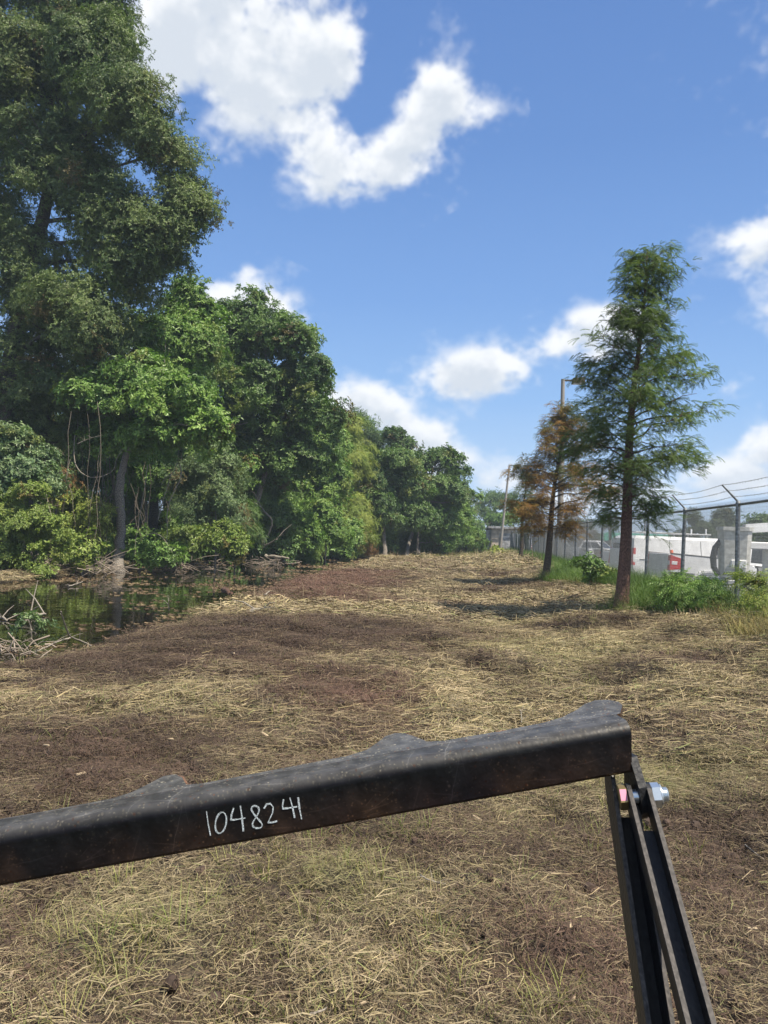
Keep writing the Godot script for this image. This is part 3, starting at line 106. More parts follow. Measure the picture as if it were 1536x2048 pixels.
class MB:
	var v := PackedVector3Array()
	var n := PackedVector3Array()
	var c := PackedColorArray()
	var ix := PackedInt32Array()
	func tri(p: Vector3, q: Vector3, r: Vector3, col := Color.WHITE) -> void:
		var nn := (q - p).cross(r - p).normalized()
		var k := v.size()
		v.append(p); v.append(r); v.append(q)
		for i in 3:
			n.append(nn); c.append(col); ix.append(k + i)
	func quad(a: Vector3, b: Vector3, d: Vector3, e: Vector3, col := Color.WHITE) -> void:
		var nn := (d - a).cross(e - b).normalized()
		var k := v.size()
		v.append(a); v.append(b); v.append(d); v.append(e)
		for i in 4:
			n.append(nn); c.append(col)
		for i in [0, 2, 1, 0, 3, 2]:
			ix.append(k + i)
	func face(a: Vector3, b: Vector3, d: Vector3, e: Vector3, mid: Vector3, col := Color.WHITE) -> void:
		if (d - a).cross(e - b).dot((a + b + d + e) * .25 - mid) >= 0.0:
			quad(a, b, d, e, col)
		else:
			quad(a, e, d, b, col)
	func hull(lo: Array, hi: Array, col := Color.WHITE) -> void:   # four corners below, the same four above
		var m := Vector3.ZERO
		for p in lo + hi:
			m += p / 8.0
		face(lo[0], lo[1], lo[2], lo[3], m, col)
		face(hi[0], hi[1], hi[2], hi[3], m, col)
		for i in 4:
			var j := (i + 1) % 4
			face(lo[i], lo[j], hi[j], hi[i], m, col)
	func slab(a: Vector3, b: Vector3, d: Vector3, e: Vector3, t: float, col := Color.WHITE) -> void:
		var nn := (b - a).cross(e - a).normalized() * t
		hull([a, b, d, e], [a + nn, b + nn, d + nn, e + nn], col)
	func box(at: Vector3, size: Vector3, bev := 0.0, xf := Transform3D(), col := Color.WHITE) -> void:
		var h := size * .5
		if bev <= 0.0:
			var lo := []
			var hi := []
			for s in [Vector2(-1, -1), Vector2(1, -1), Vector2(1, 1), Vector2(-1, 1)]:
				lo.append(xf * (at + Vector3(s.x * h.x, -h.y, s.y * h.z)))
				hi.append(xf * (at + Vector3(s.x * h.x, h.y, s.y * h.z)))
			hull(lo, hi, col)
			return
		var m := xf * at
		var g := func(sx: float, sy: float, sz: float, ax: int) -> Vector3:
			var q := Vector3(sx * (h.x - bev), sy * (h.y - bev), sz * (h.z - bev))
			q[ax] = [sx, sy, sz][ax] * h[ax]
			return xf * (at + q)
		for s in [-1.0, 1.0]:
			face(g.call(s, -1, -1, 0), g.call(s, 1, -1, 0), g.call(s, 1, 1, 0), g.call(s, -1, 1, 0), m, col)
			face(g.call(-1, s, -1, 1), g.call(1, s, -1, 1), g.call(1, s, 1, 1), g.call(-1, s, 1, 1), m, col)
			face(g.call(-1, -1, s, 2), g.call(1, -1, s, 2), g.call(1, 1, s, 2), g.call(-1, 1, s, 2), m, col)
			for t in [-1.0, 1.0]:
				face(g.call(-1, s, t, 1), g.call(1, s, t, 1), g.call(1, s, t, 2), g.call(-1, s, t, 2), m, col)
				face(g.call(s, -1, t, 0), g.call(s, 1, t, 0), g.call(s, 1, t, 2), g.call(s, -1, t, 2), m, col)
				face(g.call(s, t, -1, 0), g.call(s, t, 1, 0), g.call(s, t, 1, 1), g.call(s, t, -1, 1), m, col)
				for u in [-1.0, 1.0]:
					var p0: Vector3 = g.call(s, t, u, 0)
					var p1: Vector3 = g.call(s, t, u, 1)
					var p2: Vector3 = g.call(s, t, u, 2)
					if (p1 - p0).cross(p2 - p0).dot(p0 - m) > 0:
						tri(p0, p1, p2, col)
					else:
						tri(p0, p2, p1, col)
	func tube(path: Array, radii: Array, sides := 8, col := Color.WHITE, cap := true) -> void:
		var last := path.size() - 1
		var side := Vector3.RIGHT
		var k := v.size()
		for i in path.size():
			var p: Vector3 = path[i]
			var q: Vector3 = path[mini(i + 1, last)]
			var o: Vector3 = path[maxi(i - 1, 0)]
			var d := (q - o).normalized()
			if i == 0:
				side = d.cross(Vector3.UP if absf(d.y) < .9 else Vector3.RIGHT).normalized()
			side = (side - d * side.dot(d)).normalized()
			var up := d.cross(side)
			for j in sides:
				var a := TAU * j / sides
				var nn := side * cos(a) + up * sin(a)
				v.append(p + nn * radii[i]); n.append(nn); c.append(col)
		for i in last:
			for j in sides:
				var a := k + i * sides + j
				var b := k + i * sides + (j + 1) % sides
				ix.append_array([a, a + sides, b, b, a + sides, b + sides])
		if cap:
			for e in [0, last]:
				var m: Vector3 = path[e]
				for j in sides:
					var a := v[k + e * sides + j]
					var b := v[k + e * sides + (j + 1) % sides]
					if e == 0:
						tri(m, b, a, col)
					else:
						tri(m, a, b, col)
	func lathe(prof: Array, sides: int, xf := Transform3D(), col := Color.WHITE) -> void:
		for j in prof.size() - 1:
			var a: Vector2 = prof[j]
			var b: Vector2 = prof[j + 1]
			var t := (b - a).normalized()
			var k := v.size()
			for i in sides + 1:
				var w := TAU * i / sides
				var r := Vector3(cos(w), 0, sin(w))
				var nn := (xf.basis * (r * t.y - Vector3.UP * t.x)).normalized()
				v.append(xf * (r * a.x + Vector3.UP * a.y)); v.append(xf * (r * b.x + Vector3.UP * b.y))
				n.append(nn); n.append(nn); c.append(col); c.append(col)
			for i in sides:
				var q := k + i * 2
				ix.append_array([q + 2, q + 3, q, q, q + 3, q + 1])
	func prism(poly: PackedVector2Array, z0: float, z1: float, xf := Transform3D(), col := Color.WHITE, side_col := Color(-1, 0, 0)) -> void:
		if Geometry2D.is_polygon_clockwise(poly):
			poly.reverse()
		var cut := Geometry2D.triangulate_polygon(poly)
		var P := func(p: Vector2, z: float) -> Vector3: return xf * Vector3(p.x, p.y, z)
		for i in range(0, cut.size(), 3):
			var a := poly[cut[i]]
			var b := poly[cut[i + 1]]
			var d := poly[cut[i + 2]]
			if (b - a).cross(d - a) < 0:
				var s := b
				b = d
				d = s
			tri(P.call(a, z1), P.call(b, z1), P.call(d, z1), col)
			tri(P.call(a, z0), P.call(d, z0), P.call(b, z0), col)
		var sc := col if side_col.r < 0 else side_col
		for i in poly.size():
			var a := poly[i]
			var b := poly[(i + 1) % poly.size()]
			quad(P.call(a, z0), P.call(b, z0), P.call(b, z1), P.call(a, z1), sc)
	func done() -> ArrayMesh:
		var a := []
		a.resize(Mesh.ARRAY_MAX)
		a[Mesh.ARRAY_VERTEX] = v
		a[Mesh.ARRAY_NORMAL] = n
		a[Mesh.ARRAY_COLOR] = c
		a[Mesh.ARRAY_INDEX] = ix
		var m := ArrayMesh.new()
		m.add_surface_from_arrays(Mesh.PRIMITIVE_TRIANGLES, a)
		return m

var rng := RandomNumberGenerator.new()
var names := {}
var bump := FastNoiseLite.new()
var patch := FastNoiseLite.new()
var fine := FastNoiseLite.new()
var M := {}

func V(a: Array) -> Vector3: return Vector3(a[0], a[1], a[2])
func rf(a := 0.0, b := 1.0) -> float: return rng.randf_range(a, b)
func sm(a: float, b: float, x: float) -> float: return smoothstep(a, b, x) if a < b else 1.0 - smoothstep(b, a, x)
func lin(r: float, g: float, b: float) -> Color: return Color(r, g, b)

func numbered(called: String) -> String:
	var k: int = names.get(called, 0)
	names[called] = k + 1
	return called if k == 0 else "%s_%03d" % [called, k]

func tag(o: Node, label: String, category: String, group := "") -> Node:
	o.set_meta("label", label)
	o.set_meta("category", category)
	if group:
		o.set_meta("group", group)
	return o

func thing(called: String, label: String, category: String, at := Vector3.ZERO, turn := 0.0, group := "") -> Node3D:
	var o := Node3D.new()
	o.name = numbered(called)
	add_child(o, true)
	o.position = at
	o.rotation.y = turn
	tag(o, label, category, group)
	return o

func part(called: String, mb, m: Material, parent: Node3D) -> MeshInstance3D:
	var o := MeshInstance3D.new()
	var k := 0
	var nm := called
	while parent.has_node(nm):
		k += 1
		nm = "%s_%03d" % [called, k]
	o.name = nm
	o.mesh = mb.done() if mb is MB else mb
	o.material_override = m
	parent.add_child(o, true)
	return o

func structure(called: String, mb, m: Material) -> MeshInstance3D:
	var o := MeshInstance3D.new()
	o.name = numbered(called)
	o.mesh = mb.done() if mb is MB else mb
	o.material_override = m
	o.set_meta("kind", "structure")
	add_child(o, true)
	return o

func scatter(called: String, mesh: Mesh, m: Material, places: Array, tints: PackedColorArray, parent: Node) -> MultiMeshInstance3D:
	var mm := MultiMesh.new()
	mm.transform_format = MultiMesh.TRANSFORM_3D
	mm.use_colors = true
	mm.mesh = mesh
	mm.instance_count = places.size()
	for i in places.size():
		mm.set_instance_transform(i, places[i])
		mm.set_instance_color(i, tints[i])
	var o := MultiMeshInstance3D.new()
	o.name = called
	o.multimesh = mm
	o.material_override = m
	o.set_meta("kind", "stuff")
	parent.add_child(o, true)
	return o

func grey(freq: float, lo: float, hi: float, size := 256, seed_ := 1, oct := 4, stretch := 1) -> ImageTexture:
	var f := FastNoiseLite.new()
	f.seed = seed_
	f.frequency = freq
	f.fractal_octaves = oct
	var im := f.get_seamless_image(size, size)
	im.convert(Image.FORMAT_RGB8)
	for y in size:
		for x in size:
			var g := lerpf(lo, hi, smoothstep(.15, .85, im.get_pixel(x, y).r))
			im.set_pixel(x, y, Color(g, g, g))
	if stretch > 1:
		im.resize(size, size / stretch)
	return ImageTexture.create_from_image(im)

func mat(col: Color, rough := .8, metal := 0.0) -> StandardMaterial3D:
	var m := StandardMaterial3D.new()
	m.albedo_color = col.linear_to_srgb()
	m.roughness = rough
	m.metallic = metal
	return m

func tri_tex(m: StandardMaterial3D, t: Texture2D, scale_: Vector3, world := false) -> StandardMaterial3D:
	m.albedo_texture = t
	m.uv1_triplanar = true
	m.uv1_world_triplanar = world
	m.uv1_scale = scale_
	return m

func relief(m: StandardMaterial3D, t: Texture2D, cm: float) -> StandardMaterial3D:
	m.heightmap_enabled = true
	m.heightmap_texture = t
	m.heightmap_scale = cm
	return m

func leafy(rough := .5, back := Color(.65, .75, .36)) -> StandardMaterial3D:
	var m := StandardMaterial3D.new()
	m.vertex_color_use_as_albedo = true
	m.roughness = rough
	m.backlight_enabled = true
	m.backlight = back
	return m

func ground_y(x: float, z: float) -> float:
	var d := -z
	var wob := bump.get_noise_2d(x * .6, z * .6) * 1.4 + fine.get_noise_2d(x * .5 + 40, z * .5) * .35
	var y := .40 * sm(.6, 4.1, x) * (1.0 - .4 * sm(60, 90, d))
	var xs := -4.72 - .6 * sm(14, 24, d)
	var ditch := sm(xs + .75, xs - 1.3, x + wob * .5) * (1.0 - sm(-10.6, -12.4, x + wob * .4)) * (1.0 - sm(44, 51, d + wob))
	y -= .42 * ditch
	y += .14 * sm(-11.5, -13, x) * (1.0 - sm(44, 60, d))
	y -= .06 * sm(-2.6, -4.6, x)
	var rough := 1.0 - sm(4.5, 5.2, x) * (1.0 - sm(74, 80, d))
	y += rough * (bump.get_noise_2d(x * 2.2, z * 2.2) * .07 + fine.get_noise_2d(x * 1.1, z * 1.1) * .05 + fine.get_noise_2d(x * 3.2, z * 3.2) * .055 * sm(60, 10, d))
	# wheel ruts along the clearing
	for r in RUTS:
		var q: float = (x - r[0] - .25 * sin(z * .21 + r[0] * 3.0)) / .2
		y -= rough * r[1] * exp(-q * q) * sm(1.0, 2.0, d) * (1.0 - sm(24, 32, d))
	for h in HEAPS:
		var q := Vector2((x - h[0]) / h[2], (z - h[1]) / h[2]).length_squared()
		if q < 6.0:
			y += h[3] * exp(-q) * (1.0 + .7 * fine.get_noise_2d(x * 6, z * 6))
	if x > 4.6:
		y = lerpf(y, -.30, sm(4.62, 5.3, x) * (1.0 - sm(74, 82, d)))
	return y

const RUTS = [[1.35, .05], [2.75, .05], [-.4, .035], [-1.7, .035], [-3.1, .03], [.45, .025]]
const HEAPS = [[.35, -9.3, .3, .16], [.75, -8.9, .28, .13], [-.25, -10.9, .4, .14], [1.9, -12.9, .6, .14], [2.0, -8.6, .35, .08], [-2.6, -11.6, .6, .10], [-3.6, -18, .5, .12], [1.0, -21.5, .8, .12], [-1.6, -26, .8, .16], [.2, -33, .9, .15], [2.4, -40, 1.2, .2], [1.6, -48, 1.5, .3], [-4.6, -5.9, .5, .10], [.95, -6.6, .25, .06], [-1.9, -8.2, .3, .06], [2.9, -11.2, .3, .08]]
# x, z, reach across, reach along, how much dark tone, red mulch, green, pale straw
const PATCHES = [  # the dark band at left is mulch with the cypress shadow painted in
	[-2.9, -12.0, 2.4, 1.6, .5, 0, 0, 0], [-3.6, -8.6, 1.3, 1.6, .5, 0, 0, 0], [0, -2.6, 2.2, .8, .08, .08, 0, 0], [1.6, -3.6, 1.0, 1.0, .12, .08, 0, 0], [-1.0, -9.6, 1.4, 1.0, .15, .15, 0, 0],
	[-3.3, -9.8, 1.5, 2.2, 1.0, 0, 0, 0], [-1.8, -11.8, 1.5, 1.5, 1.0, .0, 0, 0], [-.6, -11.3, 1.1, .8, .5, 0, 0, 0], [-4.0, -7.7, .8, .9, .7, 0, 0, 0],
	[-4.4, -21.5, 1.6, 3.6, .3, 1.1, 0, 0], [-3.0, -25, 1.5, 5, .3, .8, 0, 0], [-4.6, -30, 1.4, 6, .3, .9, 0, .2], [-3.2, -17.5, 1.2, 1.5, .2, .8, 0, 0],
	[-2.4, -5.0, .85, .8, .95, 0, 0, 0], [-2.0, -3.7, .8, .6, .6, 0, 0, 0], [-.9, -7.3, .8, 1.1, .5, .6, 0, 0], [-.3, -4.0, .6, .5, .55, .2, 0, 0], [.4, -3.1, .4, .4, .25, .1, 0, 0],
	[1.4, -4.3, .6, .3, .9, 0, 0, 0], [.9, -3.7, .5, .4, .25, .2, 0, 0], [.3, -9.2, .5, .4, .7, 0, 0, 0], [1.9, -12.8, 1.2, .35, .9, 0, 0, 0], [2.3, -8.9, .8, .5, .6, .2, 0, 0], [3.0, -10.4, .6, .4, .5, 0, 0, 0],
	[.5, -21.5, 1.4, .9, .6, .1, 0, 0], [2.0, -23.3, 1.0, .7, .7, 0, 0, 0], [-.6, -17, 1.6, .8, .35, .5, 0, 0], [1.5, -31, 1.3, 3.5, .6, .2, 0, 0], [-.8, -36, 1.3, 3, .4, .5, 0, 0], [-2.2, -44, 2, 4, .4, .4, 0, 0],
	[.9, -11.0, .9, 1.0, 0, 0, .9, .5], [1.6, -9.9, .8, .7, 0, 0, .7, .4], [-2.6, -6.1, .5, .4, 0, 0, .8, 0], [-1.2, -2.7, .5, .4, 0, 0, .6, 0], [1.3, -5.3, .5, .5, 0, 0, .6, 0], [.15, -2.5, .5, .4, 0, 0, .4, 0], [-.4, -3.2, .35, .3, 0, 0, .5, 0],
	[-4.5, -14.6, .9, .6, 0, 0, 0, 1.2], [-3.6, -15.4, 1.2, .6, 0, 0, 0, 1.1], [-.8, -15.2, 1.6, .8, 0, 0, .1, .6], [-4.9, -7.2, .8, .4, 0, 0, 0, 1.0], [-.2, -7.8, .35, 1.4, 0, 0, .2, .8], [2.2, -14.8, 1.5, .8, 0, 0, 0, .7], [1.0, -18, 1.8, 1.2, 0, 0, 0, .6], [3.7, -11.4, .5, 1.2, 0, 0, 0, 1.0], [1.2, -27, 1.5, 2, 0, 0, .2, .6], [2.2, -38, 1.4, 4, 0, 0, .2, .6], [0, -47, 3, 4, 0, 0, .3, .5], [0, -58, 5, 6, 0, 0, 1.0, .2], [2.5, -55, 1.5, 8, 0, 0, .8, .2],
]

func litter(x: float, z: float) -> Array:   # [dark, red, green, pale] at a place on the ground
	var m := .05 + .42 * patch.get_noise_2d(x, z) + .45 * fine.get_noise_2d(x * 2.0, z * 2.0)
	var r := .05 + .25 * patch.get_noise_2d(x + 70, z)
	var g := .06 + .8 * patch.get_noise_2d(x - 50, z + 90) + .4 * fine.get_noise_2d(x * 2.0 + 30, z * 2.0)
	var p := .28 + .7 * patch.get_noise_2d(x + 30, z - 40) + .4 * fine.get_noise_2d(x * 1.6 - 60, z * 1.6)
	var micro := fine.get_noise_2d(x * 5.5 + 11, z * 5.5)
	m += .42 * micro
	p -= .45 * micro
	for t in RUTS:
		var e: float = (x - t[0] - .25 * sin(z * .21 + t[0] * 3.0)) / .24
		m += t[1] * 13.0 * exp(-e * e) * (.6 + fine.get_noise_2d(x, z * .7))
	for q in PATCHES:
		var dx: float = (x - q[0]) / q[2]
		var dz: float = (z - q[1]) / q[3]
		var e := dx * dx + dz * dz
		if e < 5.0:
			e = exp(-e)
			m += q[4] * e - .5 * (q[6] + q[7]) * e
			r += q[5] * e
			g += q[6] * e - .5 * q[4] * e
			p += q[7] * e - .6 * (q[4] + q[5]) * e
	return [clampf(m, 0, 1), clampf(r, 0, 1), clampf(g, 0, 1), clampf(p, 0, 1)]

const SOIL = Color(.080, .062, .040)
const MULCH = Color(.054, .035, .024)
const RED = Color(.14, .080, .056)
const DRY = Color(.335, .275, .168)
const PALE = Color(.49, .41, .26)
const OLIVE = Color(.205, .195, .088)

func soil_color(x: float, z: float) -> Color:
	var l := litter(x, z)
	var c: Color = SOIL.lerp(DRY * .6, l[3] * .5).lerp(OLIVE * .5, l[2] * .4).lerp(MULCH, l[0] * .85).lerp(RED, l[1] * .7)
	var under := sm(-.02, -.14, ground_y(x, z)) if x < -3.5 else 0.0
	return c.lerp(Color(.03, .024, .016), under * .8)

func straw_color(x: float, z: float) -> Color:
	var l := litter(x, z)
	var c: Color = DRY.lerp(PALE, l[3] * rf(.3, 1.0)).lerp(OLIVE, l[2] * rf(.2, 1.0))
	c = c.lerp(RED * 1.25, l[1] * rf(.2, .95)).lerp(MULCH * 1.9, minf(l[0] * rf(.45, 1.3), .97))
	return c * rf(.7, 1.2)

# ---------------------------------------------------------------- sky
var cloud_n := FastNoiseLite.new()
var cloud_f := FastNoiseLite.new()

func make_sky() -> Texture2D:
	cloud_n.seed = 11
	cloud_n.frequency = .16
	cloud_n.fractal_octaves = 5
	cloud_n.fractal_gain = .56
	cloud_f.seed = 5
	cloud_f.frequency = .7
	cloud_f.fractal_octaves = 5
	var all := []
	for q in CLOUDS:
		all.append(q)
	for i in 90:     # the rest of the sky carries the same kind of fair weather clouds
		var az := rf(24, 316)
		var el := pow(rf(), 1.5) * 55.0 + 2.0
		var s := rf(.7, 1.3) * (.5 + el / 22.0)
		for j in rng.randi_range(2, 4):
			all.append([az + rf(-4, 4) * s, el + rf(-1, 1) * s, rf(2, 4.5) * s / maxf(cos(deg_to_rad(el)), .3), rf(1, 2) * s, rf(.7, 1.0)])
	var W := 1024
	var H := 512
	var cover := Image.create(W, H, false, Image.FORMAT_RF)
	for q in all:
		var x0 := int(floor((q[0] - q[2] * 2.4) / 360.0 * W))
		var x1 := int(ceil((q[0] + q[2] * 2.4) / 360.0 * W))
		var y0 := clampi(int((90.0 - q[1] - q[3] * 2.4) / 180.0 * H), 0, H - 1)
		var y1 := clampi(int((90.0 - q[1] + q[3] * 2.4) / 180.0 * H), 0, H - 1)
		for y in range(y0, y1 + 1):
			for x in range(x0, x1 + 1):
				var dx: float = ((x + .5) / W * 360.0 - q[0]) / q[2]
				var dy: float = (90.0 - (y + .5) / H * 180.0 - q[1]) / q[3]
				if dy < 0:
					dy *= 1.25       # flatter undersides
				var e: float = q[4] * exp(-(dx * dx + dy * dy) * .85)
				var xx := posmod(x, W)
				var was := cover.get_pixel(xx, y).r
				cover.set_pixel(xx, y, Color(maxf(was + (e * (1.0 - .55 * minf(was, 1.0)) if e > 0.0 else e), 0.0), 0, 0))
	var im := Image.create(W, H, false, Image.FORMAT_RGBF)
	for y in H:
		for x in W:
			im.set_pixel(x, y, sky_at((x + .5) / W * 360.0, 90.0 - (y + .5) / H * 180.0, cover))
	im.resize(W * 4, H * 4, Image.INTERPOLATE_BILINEAR)
	cover.resize(W * 4, H * 4, Image.INTERPOLATE_CUBIC)
	W *= 4
	H *= 4
	for y in range(int((90.0 - 43.0) / 180.0 * H), int(91.5 / 180.0 * H)):
		for i in range(int(-43.0 / 360.0 * W), int(29.0 / 360.0 * W)):
			var x := posmod(i, W)
			im.set_pixel(x, y, sky_at((i + .5) / W * 360.0, 90.0 - (y + .5) / H * 180.0, cover))
	return ImageTexture.create_from_image(im)

func sky_at(az: float, el: float, cover: Image) -> Color:
	var k := [Color(.58, .72, .86), Color(.43, .62, .86), Color(.27, .47, .80), Color(.185, .355, .70), Color(.13, .265, .58), Color(.10, .21, .50), Color(.08, .18, .45)]
	var at_ := [0.0, 4.0, 10.0, 17.0, 27.0, 40.0, 90.0]
	if el < 0.0:
		return Color(.42, .45, .44)
	var air := Color()
	for i in 6:
		if el <= at_[i + 1]:
			air = k[i].lerp(k[i + 1], (el - at_[i]) / (at_[i + 1] - at_[i]))
			break
	var W := cover.get_width()
	var H := cover.get_height()
	var a := deg_to_rad(az)
	var sx := sin(a) * 57.3
	var sy := cos(a) * 57.3
	var x := posmod(int(az / 360.0 * W), W)
	var y := clampi(int((90.0 - el) / 180.0 * H), 0, H - 1)
	var d := cover.get_pixel(x, y).r
	if d < .02:
		return air
	var up := maxi(0, y - int(1.3 / 180.0 * H))
	var over := cover.get_pixel(x, up).r
	var n := cloud_n.get_noise_3d(sx, el * 1.5, sy)
	var f := cloud_f.get_noise_3d(sx, el * 1.3, sy)
	var v := d + n * .95 + f * .38 - .03
	var alpha := smoothstep(.12, 1.08, v)
	alpha = alpha * (.35 + .65 * smoothstep(.2, .75, d)) 
	var n2 := cloud_n.get_noise_3d(sx, (el + 1.3) * 1.5, sy)
	var deep := smoothstep(.35, 1.35, over * .9 + n2 * 1.1 - f * .2)
	var lit := Color(.90, .915, .93).lerp(Color(.56, .62, .70), deep * .8)
	lit = lit.lerp(Color(.72, .80, .89), (1.0 - sm(0, 7, el)) * .45)
	return air.lerp(lit, clampf(alpha, 0, 1) * .97)

# ---------------------------------------------------------------- ground, water, straw
func spaced(stops: Array) -> PackedFloat32Array:    # [from, step, to, step, to, ...]
	var out := PackedFloat32Array([stops[0]])
	var x: float = stops[0]
	for i in range(1, stops.size(), 2):
		var to: float = stops[i + 1]
		var cnt := maxi(1, int(round(absf(to - x) / stops[i])))
		for j in cnt:
			out.append(lerpf(x, to, (j + 1.0) / cnt))
		x = to
	return out

func make_ground() -> void:
	var xs := spaced([-420.0, 80.0, -100.0, 12.0, -30.0, 2.0, -14.0, .3, -6.5, .09, 5.4, 1.2, 20.0, 8.0, 60.0, 60.0, 420.0])
	var zs := spaced([30.0, 6.0, 4.0, .5, -1.2, .09, -14.0, .17, -30.0, .35, -60.0, 1.2, -110.0, 15.0, -200.0, 80.0, -700.0])
	var mb := MB.new()
	var w := xs.size()
	var ht := PackedFloat32Array()
	for z in zs:
		for x in xs:
			ht.append(ground_y(x, z))
	for j in zs.size():
		for i in w:
			var y := ht[j * w + i]
			mb.v.append(Vector3(xs[i], y, zs[j]))
			var i0 := maxi(i - 1, 0)
			var i1 := mini(i + 1, w - 1)
			var j0 := maxi(j - 1, 0)
			var j1 := mini(j + 1, zs.size() - 1)
			var gx := (ht[j * w + i1] - ht[j * w + i0]) / (xs[i1] - xs[i0])
			var gz := (ht[j1 * w + i] - ht[j0 * w + i]) / (zs[j1] - zs[j0])
			mb.n.append(Vector3(-gx, 1, -gz).normalized())
			var col := soil_color(xs[i], zs[j])
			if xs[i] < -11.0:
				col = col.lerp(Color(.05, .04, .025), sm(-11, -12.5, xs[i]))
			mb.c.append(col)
			if i + 1 < w and j + 1 < zs.size():
				var q := j * w + i
				mb.ix.append_array([q, q + 1, q + w, q + 1, q + w + 1, q + w])
	var m := mat(Color.WHITE, .95)
	m.vertex_color_use_as_albedo = true
	tri_tex(m, grey(.035, .62, 1.0, 512, 21, 5), Vector3(.9, .9, .9), true)
	relief(m, grey(.05, 0.0, 1.0, 512, 22, 5), 1.6)
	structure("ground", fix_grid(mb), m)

func fix_grid(mb: MB) -> MB:   # zs run towards -z, so the rows above wind the right way only if the first normal agrees
	var a := mb.v[mb.ix[0]]
	var b := mb.v[mb.ix[1]]
	var c := mb.v[mb.ix[2]]
	if (b - a).cross(c - a).y > 0:      # Godot's front faces run clockwise
		for i in range(0, mb.ix.size(), 3):
			var t := mb.ix[i + 1]
			mb.ix[i + 1] = mb.ix[i + 2]
			mb.ix[i + 2] = t
	return mb

func make_water() -> void:
	var mb := MB.new()
	mb.quad(Vector3(-15, -.115, 25), Vector3(-3.4, -.115, 25), Vector3(-3.4, -.115, -54), Vector3(-15, -.115, -54))
	var m := mat(Color(.020, .017, .009), .035)
	m.metallic_specular = .6
	tri_tex(m, grey(.02, .5, 1.0, 256, 31), Vector3(.25, .25, .25), true)
	relief(m, grey(.018, 0.0, 1.0, 256, 32, 3), .22)
	structure("pond_water", mb, m)

func make_lot() -> void:
	var mb := MB.new()
	mb.quad(Vector3(5.3, -.27, 30), Vector3(60, -.27, 30), Vector3(60, -.27, -120), Vector3(5.3, -.27, -120))
	var m := mat(Color(.20, .20, .195), .9)
	tri_tex(m, grey(.03, .7, 1.0, 256, 41), Vector3(.4, .4, .4), true)
	structure("parking_lot", mb, m)
	var kb := MB.new()
	kb.box(Vector3(5.12, -.02, -36), Vector3(.34, .62, 84), .03)
	structure("concrete_kerb", kb, tri_tex(mat(Color(.42, .41, .39), .9), grey(.04, .7, 1.0, 256, 42), Vector3(1, 1, 1), true))

func blade(mb: MB, p: Vector3, dir: Vector3, len: float, wid: float, y0: float, y1: float, y2: float, col: Color) -> void:
	var s := Vector3(-dir.z, 0, dir.x) * wid * .5
	s.y += rf(-.4, .4) * wid
	var a := p + Vector3(0, y0, 0)
	var b := p + dir * len * .5 + Vector3(rf(-.2, .2), 0, rf(-.2, .2)) * len + Vector3(0, y1, 0)
	var e := p + dir * len + Vector3(0, y2, 0)
	mb.quad(a - s, a + s, b + s * .9, b - s * .9, col)
	mb.tri(b - s * .9, b + s * .9, e, col)

func straw_mesh(count: int, reach: float, len: float, wid: float, high: float, up := .035) -> ArrayMesh:
	var mb := MB.new()
	for i in count:
		var a := rf(0, TAU)
		var dir := Vector3(cos(a), 0, sin(a))
		var b := rf(0, TAU)
		var p := Vector3(cos(b), 0, sin(b)) * sqrt(rf()) * reach
		var l := len * rf(.35, 1.25)
		var y := rf(0, high)
		var g := rf(.45, 1.25)
		var col := Color(g, g * rf(.92, 1.02), g * rf(.75, 1.0))
		if rf() < .12:
			col = Color(g * .75, g * 1.0, g * .6)
		if rf() < up:
			blade(mb, p, dir, l * .5, wid, y * .3, y + l * .25, y + l * rf(.3, .7), col)
		else:
			blade(mb, p - dir * l * .5, dir, l, wid, y, y + rf(0, .12) * l, y + rf(-.05, .1) * l, col)
	return mb.done()

func clump_mesh(count: int, reach: float, len: float, wid: float, lean: float) -> ArrayMesh:
	var mb := MB.new()
	for i in count:
		var a := rf(0, TAU)
		var dir := Vector3(cos(a), 0, sin(a))
		var p := dir.rotated(Vector3.UP, rf(-1, 1)) * sqrt(rf()) * reach
		var l := len * rf(.5, 1.1)
		var t := lean * rf(.2, 1.3)
		var g := rf(.6, 1.25)
		var col := Color(g * rf(.85, 1.2), g, g * rf(.7, 1.0))
		var s := Vector3(-dir.z, 0, dir.x) * wid * .5
		var last := p
		var lw := s
		for k in 3:
			var f := (k + 1) / 3.0
			var q := p + dir * l * t * f * f + Vector3.UP * l * (f - .35 * t * f * f)
			var sw := s * (1.0 - f * .85)
			mb.quad(last - lw, last + lw, q + sw, q - sw, col)
			last = q
			lw = sw
	return mb.done()

